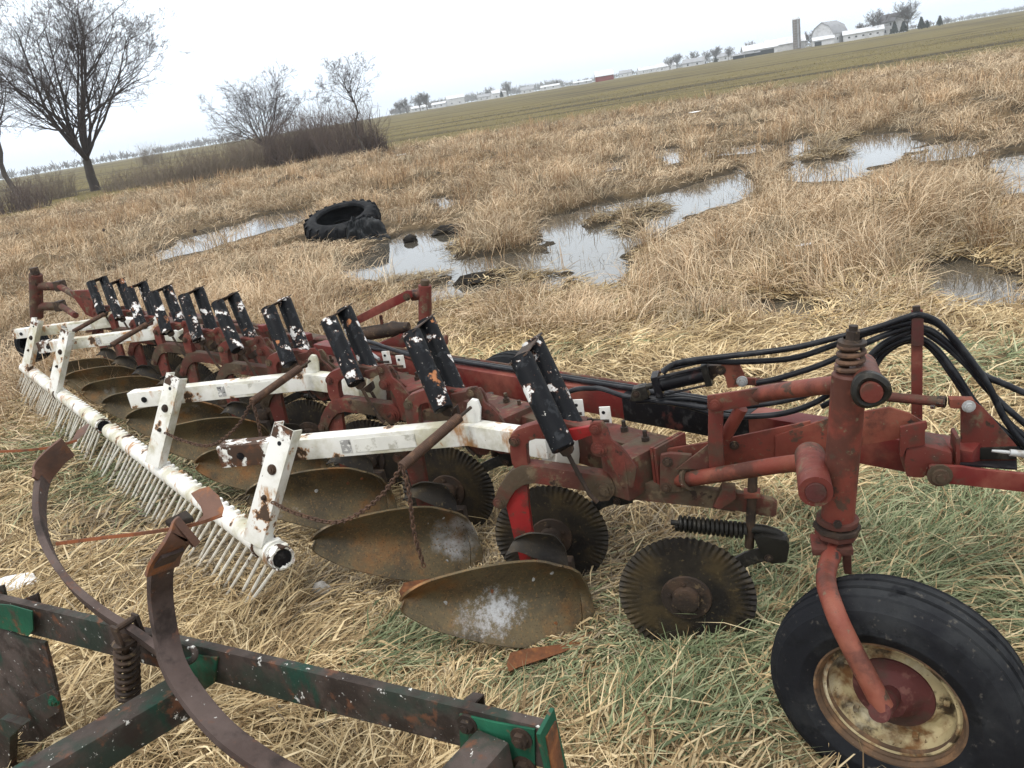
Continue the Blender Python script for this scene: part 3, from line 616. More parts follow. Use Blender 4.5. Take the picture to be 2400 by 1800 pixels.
# coulter
hub = np.array([-.305, 2.49, .222]); RC = .236
def rip(j, a, r):
    f_ = max(0, (r-.183)/.053); return (.0055*f_*(1, .2, -1, -.2)[j % 4] if f_ < 1.02 else 0, 0)
prof = [(.0, .0), (.004, .03), (.004, .09), (.004, .15), (.004, .182), (.004, .205), (.003, .225), (.001, RC), (-.001, RC), (-.003, .225), (-.004, .205), (-.004, .182), (-.004, .09), (-.0, .0)]
ic = P_('coulter_disc', PB().lathe(prof, hub, NB, 248, rip), 'coulter_steel', 0, angle=60)
P_('coulter_hub', PB().lathe([(.004, .0), (.004, .088), (.010, .085), (.012, .05), (.030, .045), (.034, .03), (.034, 0)], hub, NB, 28), 'dark_iron', 0, ic)
for i in range(5):
    a_ = i*2*math.pi/5+.4; P_('hub_bolt', PB().bolt(hub+np.array([math.cos(a_)*.058, -.011, math.sin(a_)*.058]), NB, .007, .006), 'dark_iron', 0, ic)
P_('coulter_post', PB().tube([on_b('z1', 1842, 925, 2.63), on_b('z1', 1815, 1470, 2.63)], .0165, 14), 'dark_iron', 0)
P_('coulter_bar', PB().plate('z1', [(1000,1050),(1030,1045),(1725,1120),(1965,1170),(1995,1190),(1990,1265),(1965,1280),(1720,1235),(1010,1160)], 2.645, 2.675), 'brown_red', .003)
sp_, sq_ = on_b('z1', 1345, 1316, 2.63), on_b('z1', 1790, 1366, 2.63)
P_('coulter_spring', PB().coil(sp_, sq_, .024, .0068, 15), 'black_grease', 0)
P_('spring_rod', PB().tube([on_b('z1', 1305, 1310, 2.63), sp_, sq_, on_b('z1', 1850, 1372, 2.63)], .010, 10), 'black_grease', 0)
P_('spring_elbow', PB().tube(smooth_path([on_b('z1', 1830, 1350, 2.63), on_b('z1', 1920, 1362, 2.63), on_b('z1', 2000, 1390, 2.63), on_b('z1', 2045, 1440, 2.63)], 5), .018, 12), 'black_grease', 0)
P_('coulter_pivot', PB().plate('z1', [(1845,1420),(1900,1400),(2060,1430),(2075,1470),(2060,1570),(1960,1585),(1900,1540)], 2.59, 2.65), 'black_grease', .006)
P_('coulter_arm', PB().ribbon([on_b('z1', 1960, 1500, 2.61), on_b('z1', 1800, 1545, 2.60), hub+np.array([.10, .055, .05]), hub+np.array([0, .05, 0])], .05, .014, (0, .2, 1)), 'black_grease', .002)
P_('coulter_axle', PB().cyl(hub+np.array([0, .065, 0]), hub, .022, 14), 'dark_iron', 0)
P_('bolt', PB().bolt(on_b('z1', 1940, 1545, 2.59), NB, .011, .010), 'dark_iron', 0)
post_p = on_b('z1', 1815, 1470, 2.63); _rj = random.Random(4); jig = [(_rj.gauss(0, .10), _rj.gauss(0, .03), _rj.gauss(0, .02), _rj.gauss(0, .12)) for _ in range(10)]
mats_alt = {'standard_arm': 'red_paint', 'bracket_plate': 'brown_red'}
for k in range(10):
    made = []
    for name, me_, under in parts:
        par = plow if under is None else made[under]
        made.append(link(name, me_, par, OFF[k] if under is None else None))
        o = made[-1]
        if under is None and k > 0:
            piv, ang = None, 0.0
            if name.startswith('coulter') and name != 'coulter_bar' or name in ('spring_rod', 'spring_elbow'): piv, ang, axs = post_p, jig[k][0], 'Z'
            elif name == 'spring_tube': piv, ang, axs = tq, jig[k][1], 'Y'
            elif name == 'moldboard': piv, ang, axs = lo_[0], jig[k][2], 'Z'
            elif name == 'trash_board': piv, ang, axs = tl[-1], jig[k][3], 'Z'
            if piv is not None:
                rm = Matrix.Rotation(ang, 3, axs); pv_ = Vector(piv-REF); sh_ = pv_-rm@pv_
                o.rotation_euler = rm.to_euler(); o.location = o.location+sh_
        if k == 0 and name == 'shank':                      # the front shank still has fresh red paint
            o.data = me_.copy(); o.data.materials[0] = M['bright_red']; o['label'] = 'bright red front shank'
        if k == 0 and name == 'trip_link': pass
        elif name == 'trip_link': o.data = trip_old
    if k == 0: trip_old = [m_ for n_, m_, _ in parts if n_ == 'trip_link'][0].copy(); trip_old.materials[0] = M['brown_red']
    # nuts on the beam above each bottom
    for da, dn in ((.02, .05), (.16, .085), (.30, .045)):
        p = bc+STEP*KE[k]+DD*(da+.06)-NN*(dn-.065)+np.array([0, 0, .072])
        mb = PB(); mb.cyl(p-np.array([0, 0, .006]), p+np.array([0, 0, .02]), .015, 6); mb.cyl(p, p+np.array([0, 0, .045]), .008, 10); mb.build('beam_nut', 'dark_iron', plow)
GM = loft(lo_, hi_, 12, .10, .0)
for k in (0, 1, 2):                     # bolt heads on the nearer moldboards
    for i_, j_ in ((12, 7), (7, 8), (19, 5), (6, 2), (4, 9)):
        p = GM[i_][j_]+OFF[k]; mb = PB(); mb.cyl(p+np.array([0, .01, 0]), p-np.array([0, .0065, 0]), .0085, 12); mb.build('bolt_head', 'galvanised' if (i_+k) % 3 else 'rust_plate', plow)
# ------------------------------------------------------------------ front end: gauge wheel, arms, plates, hitch, hoses
def B(mb, name, mat, bev=.003, par=None, **k): return mb.build(name, mat, par or plow, bev, **k)
B(PB().plate('z1', [(1205,848),(1545,795),(2050,690),(2212,655),(2212,930),(1900,965),(1650,1010),(1450,1060),(1200,1110)], 2.69, 2.70), 'side_plate', 'faded_red', .002)
B(PB().plate('z2', [(600,890),(950,775),(1340,705),(1470,745),(1560,800),(1570,860),(1420,905),(1150,955),(900,1030),(600,1080)], 2.682, 2.694), 'side_plate', 'faded_red', .002)
B(PB().plate('z1', [(1238,878),(1300,866),(1440,878),(1445,960),(1470,985),(1420,1110),(1232,1122)], 2.63, 2.65), 'front_box', 'brown_red', .004)
B(PB().plate('z1', [(1020,1070),(1730,1140),(1725,1245),(1600,1225),(1010,1150)], 2.70, 2.73), 'cross_bar', 'brown_red', .003)
B(PB().plate('r1', [(1290,900),(1455,900),(1448,1240),(1462,1545),(1300,1562),(1285,1300)], 2.585, 2.612), 'upright_bar', 'red_paint', .006)
B(PB().plate('r1', [(940,1572),(1288,1305),(1302,1562)], 2.612, 2.624), 'gusset', 'brown_red', .002)
for b_ in (2.545, 2.625): B(PB().plate('r1', [(1278,775),(1838,690),(1842,868),(1330,958),(1282,905)], b_, b_+.010), 'clamp_plate', 'red_paint', .003)
B(PB().bolt(on_b('r1', 1362, 860, 2.545), NB, .017, .012, 14), 'bolt', 'red_paint', 0)
B(PB().bolt(on_b('r1', 850, 1485, 2.63), NB, .013), 'bolt', 'dark_iron', 0); B(PB().bolt(on_b('z1', 1275, 1085, 2.63), NB, .013), 'bolt', 'dark_iron', 0)
B(PB().bolt(on_b('r1', 1570, 1310, 2.68), NB, .011), 'bolt', 'dark_iron', 0)
B(PB().tube([on_b('r1', 1650, 900, 2.64), on_b('r1', 1470, 1220, 2.66)], .022, 14), 'brace_tube', 'faded_red', 0)
B(PB().plate('z2', [(250,1240),(340,1245),(345,1300),(240,1370),(200,1350)], 2.60, 2.66), 'post_clamp', 'brown_red', .004)
B(PB().box(on_b('z2', 450, 1260, 2.63), (.055, .05, .018)), 'post_collar', 'faded_red', .006)
# gauge wheel mast
mt_, mq_ = on_b('z2', 1082, 478, 2.13), on_b('z2', 1000, 1465, 2.13)
mq_[:2] = mq_[:2]*.5+mt_[:2]*.5; mt_[:2] = mq_[:2]
mt_ = on_b('z2', 1082, 478, 2.13); mq_ = on_b('z2', 1000, 1465, 2.13)
mu = (mt_-mq_)/np.linalg.norm(mt_-mq_)
B(PB().lathe([(0, 0), (0, .043), (np.linalg.norm(mt_-mq_)-.006, .043), (np.linalg.norm(mt_-mq_), .038), (np.linalg.norm(mt_-mq_), 0)], mq_, mu, 32), 'wheel_mast', 'faded_red', 0)
B(PB().coil(mt_+mu*.004, mt_+mu*.075, .030, .0068, 3.6), 'mast_spring', 'spring_rust', 0)
B(PB().lathe([(0, 0), (0, .035), (.008, .035), (.010, .024), (.016, .022)], mt_+mu*.076, mu, 20).cyl(mt_+mu*.08, mt_+mu*.112, .018, 6).cyl(mt_+mu*.11, mt_+mu*.125, .011, 10), 'mast_nut', 'dark_iron', 0)
for h_, r_, m_ in ((-.012, .062, 'dark_iron'), (-.030, .057, 'brown_red'), (.01, .055, 'brown_red')):
    B(PB().cyl(mq_+mu*h_, mq_+mu*(h_+.015), r_, 8 if r_ > .056 else 24), 'mast_flange', m_, .002)
B(PB().cyl(mq_+mu*.03+np.array([-.005, -.044, 0]), mq_+mu*.03+np.array([-.005, -.056, 0]), .011, 6), 'bolt', 'dark_iron', 0)
yk = mq_-mu*.055; B(PB().box(yk+np.array([-.012, -.012, 0]), (.105, .085, .020)), 'yoke_plate', 'brown_red', .004)
B(PB().box(yk+np.array([.028, .0, -.045]), (.02, .05, .085)), 'yoke_stop', 'brown_red', .004)
wheel_axis = np.array([-.375, -.927, 0]); wheel_axis /= np.linalg.norm(wheel_axis)
ax_end = on_b('z3', 1300, 1268, 1.76)
wc = on_z('z3', 1335, 1235, .335)-wheel_axis*.055
rp = smooth_path([yk-mu*.01, on_b('z3', 928, 420, 1.99), on_b('z3', 985, 640, 1.87), on_b('z3', 1085, 860, 1.82), on_b('z3', 1190, 1060, 1.785), ax_end], 6)
B(PB().tube(rp, .0255, 18), 'wheel_leg', 'faded_red', 0)
B(PB().cyl(ax_end+wheel_axis*.025-(ax_end-rp[-3])*.2, wc, .026, 18), 'axle', 'hub_maroon', .002)
def tyre_prof(R, w, g=.008):
    h = w/2; half = [(-h*.82, R*.575), (-h*.95, R*.62), (-h*1.03, R*.68), (-h*1.05, R*.69), (-h*1.05, R*.705), (-h*1.035, R*.715), (-h*1.045, R*.78), (-h*1.03, R*.80), (-h*1.035, R*.815), (-h*.99, R*.86), (-h*.95, R*.895), (-h*.91, R*.905), (-h*.80, R*.955), (-h*.72, R*.975), (-h*.68, R*.962), (-h*.62, R*.965), (-h*.58, R*.982), (-h*.30, R*.997), (-h*.27, R*.997-g), (-h*.17, R*.997-g), (-h*.14, R)]
    return half+[(-a, r) for a, r in half[::-1]]
def road_wheel(c, axis, R, w, tm='tyre_rubber', rimmat='rim_cream', hubmat='hub_maroon'):
    ty = B(PB().lathe(tyre_prof(R, w), c, -axis, 72), 'tyre', tm, 0, angle=28)
    r = R*.58; h = w/2
    B(PB().lathe([(-h*.80, r*1.04), (-h*.86, r*1.03), (-h*.86, r*.985), (-h*.74, r*.95), (-h*.66, r*.955), (-h*.55, r*.92), (-h*.40, r*.86)], c, -axis, 64), 'rim_flange', 'rim_rust', 0, ty)
    def wob(j, a, rr): return (.010 if (j % 16 in (3, 4, 5, 6, 7)) and .6*r < rr < .84*r else 0, 0)
    B(PB().lathe([(-h*.52, r*.93), (-h*.50, r*.90), (-h*.22, r*.845), (-h*.10, r*.82), (-h*.02, r*.76), (-h*.06, r*.66), (-h*.12, r*.58), (-h*.12, r*.0)], c, -axis, 64, wob), 'rim', rimmat, 0, ty)
    B(PB().lathe([(-h*.60, r*.86), (-h*.62, r*.895), (-h*.56, r*.925), (-h*.50, r*.925)], c, -axis, 64), 'rim_bead', 'rim_cream', 0, ty)
    B(PB().lathe([(-h*.10, r*.56), (-h*.18, r*.55), (-h*.22, r*.42), (-h*.26, r*.38), (-h*.62, r*.25), (-h*.72, r*.22), (-h*.75, 0)], c, -axis, 36), 'hub', hubmat, 0, ty)
    ref_ = np.cross(axis, np.array([0, 0, 1.0]))
    for q in range(5):
        a_ = q*2*math.pi/5+.5; v_ = ref_*math.cos(a_)+np.array([0, 0, 1.0])*math.sin(a_); B(PB().box(c+axis*h*.16+v_*r*.70, (.014, .014, .014), (ref_, axis, (0, 0, 1))), 'lug_bolt', 'rim_cream', .002, ty)
    return ty
road_wheel(wc, wheel_axis, .318, .165)
# sleeves and arms that carry the mast
ls = on_b('z2', 862, 1252, 2.02); B(PB().lathe([(0, .027), (0, .043), (.22, .041), (.22, 0)], ls, BX, 28), 'lower_sleeve', 'red_paint', 0); B(PB().cyl(ls-BX*.008, ls+BX*.05, .0262, 20), 'arm_end', 'hub_maroon', .003)
us = on_b('z2', 1222, 602, 2.03); B(PB().lathe([(0, .027), (0, .037), (.17, .037), (.17, 0)], us+BX*.012, BX, 28), 'upper_sleeve', 'faded_red', 0); B(PB().lathe([(0, .028), (-.004, .036), (.004, .046), (.020, .047), (.026, .038)], us, BX, 28, lambda j_, a, r: (.003*math.sin(j_*.45), .002*math.sin(j_*.67+1))), 'torn_seal', 'black_grease', 0); B(PB().cyl(us-BX*.012, us+BX*.05, .0262, 20), 'arm_end', 'red_paint', .003)
B(PB().box((us+BX*.11+mt_-mu*.05)/2+np.array([0, .02, 0]), (.10, .12, .075)), 'sleeve_web', 'faded_red', .02)
B(PB().tube(smooth_path([on_b('z2', -40, 1175, 2.66), on_b('z2', 40, 1168, 2.62), on_b('z2', 300, 1130, 2.54), on_b('z2', 600, 1082, 2.43), on_b('z2', 800, 1062, 2.34), on_b('z2', 880, 1080, 2.26), ls+BX*.15, ls+BX*.04], 6), .0265, 18), 'lower_arm', 'faded_red', 0)
B(PB().lathe([(0, .028), (0, .040), (.014, .040), (.014, .028)], on_b('z2', 45, 1168, 2.615), (on_b('z2', 40, 1168, 2.62)-on_b('z2', 300, 1130, 2.54)), 24), 'arm_collar', 'brown_red', 0)
B(PB().tube(smooth_path([on_b('r1', 1700, 790, 2.59), on_b('z2', 500, 620, 2.56), on_b('z2', 700, 590, 2.48), on_b('z2', 960, 560, 2.36), on_b('z2', 1120, 545, 2.28), us+BX*.16, us+BX*.05], 6), .0265, 18), 'upper_arm', 'faded_red', 0)
# hydraulic cylinder, lever and top link
c0, c1 = on_b('r1', 745, 648, 2.98), on_b('r1', 1275, 528, 2.98); cd_ = (c1-c0)/np.linalg.norm(c1-c0); cu = np.cross(BX, cd_)
cu *= 1 if cu[2] > 0 else -1
B(PB().cyl(c0, c1, .031, 28), 'hydraulic_cylinder', 'black_paint', 0)
B(PB().box(c0, (.028, .078, .085), (cd_, BX, cu)), 'cylinder_cap', 'black_paint', .004); B(PB().box(c1, (.025, .076, .082), (cd_, BX, cu)), 'cylinder_cap', 'black_grease', .004)
for s_ in (-1, 1):
    for t_ in (-1, 1): B(PB().cyl(c0+BX*.032*s_+cu*.035*t_, c1+BX*.032*s_+cu*.035*t_, .0045, 8), 'cylinder_rod', 'black_paint', 0)
B(PB().cyl(c0-cd_*.07, c0, .012, 14), 'piston_rod', 'black_grease', 0)
B(PB().plate('r1', [(470,705),(610,672),(655,790),(570,835),(440,835)], 2.955, 3.0), 'cylinder_clevis', 'black_grease', .004)
B(PB().bolt(on_b('r1', 510, 755, 2.955), NB, .010), 'bolt', 'dark_iron', 0)
B(PB().plate('r1', [(1280,450),(1440,445),(1470,500),(1400,545),(1330,615),(1290,620)], 2.97, 2.995), 'cylinder_clevis', 'dark_iron', .004)
B(PB().plate('r1', [(1428,442),(1580,388),(1622,420),(1690,565),(1700,660),(1500,692),(1472,575),(1440,530)], 2.95, 2.966), 'lever', 'faded_red', .003)
B(PB().bolt(on_b('r1', 1425, 495, 2.95), NB, .013), 'bolt', 'dark_iron', 0); B(PB().bolt(on_b('r1', 1655, 618, 2.93), NB, .014), 'bolt', 'galvanised', 0)
B(PB().plate('r1', [(1640,580),(1830,588),(1840,625),(1830,665),(1640,660)], 2.935, 2.948), 'link_end', 'brown_red', .003)
B(PB().tube([on_b('r1', 1800, 622, 2.94), on_b('z2', 900, 590, 2.90), on_b('r3', 420, 440, 2.80), on_b('r3', 1180, 510, 2.72)], .0165, 14), 'top_link', 'brown_red', 0)
B(PB().cyl(on_b('r3', 1090, 500, 2.73), on_b('r3', 1200, 512, 2.72), .019, 6), 'link_nut', 'dark_iron', 0)
B(PB().plate('r3', [(1250,478),(1570,486),(1590,540),(1580,615),(1255,592)], 2.70, 2.735), 'link_clevis', 'faded_red', .004)
B(PB().bolt(on_b('r3', 1495, 565, 2.70), NB, .014), 'bolt', 'galvanised', 0); B(PB().cyl(on_b('r3', 1030, 555, 2.70), on_b('r3', 1030, 590, 2.70), .008, 8), 'grease_nipple', 'chrome', 0)
# tongue end and hitch
B(PB().plate('r3', [(610,845),(640,830),(955,768),(965,850),(930,880),(930,1070),(690,1110),(640,1225),(605,1220)], 2.63, 2.645), 'tongue_plate', 'red_paint', .003)
B(PB().plate('r3', [(680,1130),(740,1085),(880,1060),(1285,1170),(1290,1330),(980,1345),(930,1500),(690,1490),(660,1300)], 2.635, 2.76), 'tongue_block', 'red_paint', .012)
for b_ in (2.60, 2.765): B(PB().plate('r3', [(985,1350),(1030,1335),(1400,1352),(1600,1385),(2300,1455),(2700,1500),(2700,1740),(2212,1680),(1420,1590),(1010,1555),(970,1450)], b_, b_+.016), 'hitch_bar', 'rail_red', .003)
B(PB().box(on_b('r3', 2450, 1560, 2.69), (.05, .16, .08)), 'hitch_spacer', 'rail_red', .004)
B(PB().bolt(on_b('r3', 1120, 1460, 2.60), NB, .026, .018, 14), 'hitch_pin', 'brown_red', 0)
B(PB().plate('r3', [(1395,575),(1590,520),(1700,600),(2120,1080),(2120,1300),(1395,1330)], 2.745, 2.757), 'hitch_plate', 'red_paint', .002)
B(PB().plate('r3', [(1390,1120),(2120,1090),(2120,1255),(1390,1255)], 2.738, 2.744), 'oily_plate', 'black_grease', .001)
B(PB().plate('r3', [(1335,990),(1385,975),(1390,1350),(1325,1345)], 2.66, 2.745), 'hitch_tab', 'red_paint', .003)
B(PB().prism([on_b('r3', 1390, 1275, 2.735), on_b('r3', 2120, 1265, 2.735), on_b('r3', 2125, 1372, 2.62), on_b('r3', 1380, 1310, 2.62)], (0, 0, -.006)), 'hitch_tray', 'black_paint', .001)
B(PB().lathe([(0, 0), (0, .004), (.03, .006), (.05, .006), (.05, .011), (.09, .011), (.09, .014), (.16, .015), (.16, 0)], on_b('r3', 1795, 1142, 2.62), (1, 0, -.16), 14), 'hose_coupler', 'galvanised', 0)
# hose post and hoses
hp0, hp1 = on_b('z2', 1518, 72, 2.86), on_b('z2', 1518, 800, 2.86)
B(PB().beam(hp1-np.array([0, 0, .12]), hp0, .012, .034, (1, 0, 0)), 'hose_post', 'red_paint', .002)
B(PB().beam(hp0-np.array([0, .012, .12]), hp0-np.array([0, .012, .012]), .010, .036, (1, 0, 0)), 'hose_clamp', 'hub_maroon', .002)
B(PB().box(hp0+np.array([-.002, -.002, .004]), (.022, .016, .02)), 'post_tip', 'dark_iron', .002)
HOSES = [
 [(-128,480,2.95),(-95,448,2.95),(-45,420,2.95),(40,402,2.94),(150,388,2.93),(300,372,2.92),(700,322,2.90),(1000,252,2.88),(1250,190,2.87),(1480,112,2.85),(1550,108,2.85),(1650,150,2.85),(1750,250,2.84),(1850,375,2.83),(1980,560,2.81),(2100,800,2.80),(2300,1050,2.78)],
 [(-128,470,2.99),(-80,440,2.98),(0,418,2.97),(150,405,2.96),(350,410,2.94),(700,388,2.92),(950,312,2.90),(1200,222,2.88),(1480,150,2.86),(1560,132,2.86),(1680,182,2.85),(1800,322,2.84),(1930,480,2.83),(2100,560,2.82),(2400,690,2.80)],
 [(480,545,2.93),(600,522,2.92),(850,445,2.90),(1050,360,2.89),(1250,260,2.88),(1480,180,2.87),(1560,190,2.87),(1650,232,2.86),(1800,365,2.85),(1900,482,2.84),(2000,610,2.83),(2100,790,2.81),(2250,920,2.80)],
 [(-300,665,2.98),(0,645,2.96),(300,690,2.95),(480,690,2.94),(750,640,2.92),(950,560,2.91),(1150,430,2.90),(1300,292,2.89),(1480,210,2.88),(1560,212,2.88),(1700,305,2.86),(1850,440,2.85),(1960,570,2.83),(2090,700,2.82),(2300,880,2.80)],
 [(-300,640,3.0),(0,690,2.98),(250,755,2.96),(470,762,2.95),(700,732,2.93),(930,632,2.92),(1180,422,2.91),(1330,312,2.90),(1480,252,2.89),(1560,266,2.89),(1650,332,2.87),(1760,472,2.85),(1900,680,2.83),(2050,832,2.81),(2300,1010,2.79)],
 [(900,700,2.94),(1080,600,2.93),(1220,470,2.92),(1300,362,2.91),(1400,292,2.91),(1480,272,2.90),(1560,284,2.90),(1640,352,2.88),(1750,502,2.86),(1880,692,2.84),(2020,846,2.82),(2250,1030,2.80)],
]
for H_ in HOSES: B(PB().tube(smooth_path([on_b('z2', *p) for p in H_], 6), .0108, 12), 'hydraulic_hose', 'hose_rubber', 0)
B(PB().tube(smooth_path([on_b('r2', 1560, 690, 3.1), on_b('r2', 1760, 580, 3.1), on_b('r2', 1950, 510, 3.08), on_b('r2', 2150, 500, 3.06), on_b('r1', 150, 700, 3.05), on_b('r1', 440, 790, 3.0), on_b('r1', 900, 850, 2.95), on_b('r1', 1280, 905, 2.9)], 5), .0105, 10), 'hydraulic_hose', 'hose_rubber', 0)
tz = np.array([0, 0, .066]); _lt = lambda s_, dn, dz: RA+rd*s_-rn*dn+tz+np.array([0, 0, dz])
B(PB().tube([_lt(.35, .035, .012), _lt(1.2, .03, .014), _lt(2.0, .035, .012), _lt(2.75, .03, .012)], .0095, 10), 'hydraulic_line', 'brown_red', 0)
B(PB().tube([_lt(.3, .012, .010), _lt(1.1, .010, .011), _lt(2.1, .012, .010), _lt(2.9, .010, .010)], .0100, 10), 'hydraulic_hose', 'hose_rubber', 0)
B(PB().tube([_lt(.3, -.012, .010), _lt(1.3, -.008, .011), _lt(2.1, -.010, .010), _lt(2.9, -.010, .010)], .0100, 10), 'hydraulic_hose', 'hose_rubber', 0)
for s_ in (1.0, 1.9, 2.55): B(PB().box(_lt(s_, .012, .014), (.03, .09, .02), (rd, rn, (0, 0, 1))), 'hose_bracket', 'red_paint', .003)
# white slotted tabs standing on the beam
for c_, x_, y_, b_ in (('r2', 1965, 750, 2.96), ('r1', 180, 980, 2.93), ('r4', 1140, 1205, 3.75), ('r4', 1322, 1260, 3.70)):
    p = on_b(c_, x_, y_, b_); B(PB().box(p, (.044, .007, .070)), 'white_tab', 'white_paint', .006); B(PB().cyl(p-BX*.0045+np.array([-.006, 0, .012]), p-BX*.002+np.array([-.006, 0, .012]), .007, 10), 'tab_hole', 'black_paint', 0)
    B(PB().cyl(p+np.array([-.075, .004, -.018]), p+np.array([.012, -.004, -.024]), .0065, 8), 'tab_bolt', 'dark_iron', 0)

# ------------------------------------------------------------------ mid wheel and tail wheel
mm0, mm1 = on_b('r4', 1636, 268, 4.42), on_b('r4', 1640, 1020, 4.42)
B(PB().cyl(mm1, mm0, .039, 24), 'mid_mast', 'red_paint', .003); B(PB().cyl(mm0, mm0+(mm0-mm1)/np.linalg.norm(mm0-mm1)*.032, .025, 20), 'mast_stub', 'brown_red', .002)
B(PB().tube([on_b('r4', 1470, 400, 4.42), mm0-np.array([0, 0, .05])], .034, 16), 'mast_boss', 'faded_red', 0)
for b_ in (4.36, 4.44): B(PB().plate('r4', [(660,720),(1400,335),(1460,345),(1470,420),(1400,470),(700,810)], b_, b_+.012), 'mast_arm', 'rail_red', .003)
B(PB().plate('r4', [(960,1060),(1290,920),(1640,900),(1640,1010),(1330,1090),(1100,1110)], 4.34, 4.40), 'mast_arm', 'rail_red', .006)
B(PB().bolt(on_b('r4', 1400, 420, 4.36), NB, .016), 'bolt', 'brown_red', 0)
B(PB().tube([on_b('r4', 740, 920, 4.40), on_b('r4', 1210, 840, 4.40)], .043, 24), 'lift_cylinder', 'dark_iron', 0)
B(PB().tube([on_b('r4', 1205, 840, 4.40), on_b('r4', 1250, 835, 4.40), on_b('r4', 1330, 820, 4.40), on_b('r4', 1430, 800, 4.40)], [.048, .048, .034, .026], 20), 'cylinder_head', 'dark_iron', 0)
B(PB().tube([on_b('r4', 1065, 660, 4.40), on_b('r4', 1085, 830, 4.40)], .010, 8), 'cylinder_strut', 'brown_red', 0)
B(PB().tube([on_b('r4', 1740, 980, 4.44), on_b('r4', 1920, 975, 4.44)], .030, 18), 'mast_pivot', 'red_paint', 0)
B(PB().tube(smooth_path([on_b('r4', 800, 985, 4.1), on_b('r4', 950, 1010, 4.0), on_b('r4', 1150, 1080, 3.9), on_b('r4', 1400, 1160, 3.8), on_b('r4', 1700, 1230, 3.7)], 5), .0115, 10), 'hydraulic_hose', 'hose_rubber', 0)
B(PB().tube([on_b('r4', 780, 1030, 3.95), on_b('r4', 1040, 1225, 3.75)], .008, 8), 'steel_rod', 'galvanised', 0)
road_wheel(np.array([-1.45, 4.50, .19]), np.array([-.3, -.95, 0])/np.linalg.norm([.3, .95]), .33, .20, 'old_rubber')
# cluttered deck between the rear bottoms
for k in (2.4, 3.4, 4.4, 5.4):
    p = RA*0+bc+STEP*k-NN*.18+np.array([0, 0, .10]); B(PB().box(p, (.09, .05, .05), (DD, NN, (0, 0, 1))), 'valve_block', 'rail_red', .006)
    B(PB().tube([p+DD*.05, p+DD*.3+np.array([0, 0, .02]), p+DD*.62], .013, 10), 'hydraulic_line', 'brown_red', 0)
B(PB().beam(bc+STEP*3.2-NN*.30+np.array([0, 0, .02]), bc+STEP*8.6-NN*.22, .10, .10), 'rear_rail', 'brown_red', .01)
BT = 7.9
tm0, tm1 = on_b('y1', 232, 118, BT), on_b('y1', 238, 395, BT)
B(PB().cyl(tm1, tm0, .075, 20), 'tail_mast', 'brown_red', .004); B(PB().cyl(tm0, tm0+np.array([0, 0, .08]), .05, 12), 'mast_stub', 'dark_iron', .003)
B(PB().tube([on_b('y1', 250, 195, BT), on_b('y1', 385, 198, BT)], .050, 14), 'tail_arm', 'brown_red', 0); B(PB().tube([on_b('y1', 380, 192, BT), on_b('y1', 570, 305, BT-.4)], .038, 12), 'tail_arm', 'brown_red', 0)
B(PB().tube([on_b('y1', 250, 330, BT), on_b('y1', 395, 322, BT)], .050, 14), 'tail_arm', 'brown_red', 0); B(PB().tube([on_b('y1', 390, 320, BT), on_b('y1', 490, 385, BT-.3)], .036, 12), 'tail_arm', 'brown_red', 0)
for y_ in (192, 322): B(PB().box(on_b('y1', 390, y_, BT), (.10, .11, .12)), 'arm_knuckle', 'dark_iron', .015)
B(PB().plate('y1', [(450,228),(560,222),(600,250),(600,400),(555,380)], BT-.5, BT-.46), 'tail_plate', 'red_paint', .004)
B(PB().lathe(tyre_prof(.20, .14), on_b('y1', 212, 570, 7.0), NB, 40), 'tail_tyre', 'old_rubber', 0)
B(PB().plate('y1', [(540,440),(690,430),(720,470),(560,500)], 6.7, 6.8), 'tail_bracket', 'brown_red', .006)

# ------------------------------------------------------------------ white rake arms, pipes and tines
def chain(path, name='chain', r=.0036, ln=.024):
    pts = smooth_path(path, 14); seg = [0]
    for i in range(1, len(pts)): seg.append(seg[-1]+np.linalg.norm(pts[i]-pts[i-1]))
    mb = PB(); n = int(seg[-1]/(ln*.72))
    for i in range(n):
        s_ = (i+.5)*seg[-1]/n; j = int(np.searchsorted(seg, s_)); j = min(max(j, 1), len(pts)-1)
        f_ = (s_-seg[j-1])/(seg[j]-seg[j-1]+1e-9); p = pts[j-1]*(1-f_)+pts[j]*f_; d = pts[j]-pts[j-1]; d /= np.linalg.norm(d)
        ref = np.array([0, 0, 1.0]) if abs(d[2]) < .8 else np.array([1.0, 0, 0]); a = np.cross(d, ref); a /= np.linalg.norm(a); c = np.cross(d, a)
        w = a if i % 2 else c; ring = [p+d*math.cos(q)*ln*.5+w*math.sin(q)*ln*.33 for q in np.linspace(0, 2*math.pi, 10)]
        mb.tube(ring, r, 5, False)
    o = mb.build(name, 'spring_rust', plow); o['kind'] = 'stuff'; return o
A_tip, A_bend, A_root = np.array([-2.30, 2.855, .668]), np.array([-1.19, 2.985, .668]), np.array([-.80, 2.83, .668])
hang_t, hang_b = on_b('z6', 738, 690, 2.79), on_b('z6', 528, 1450, 2.66)
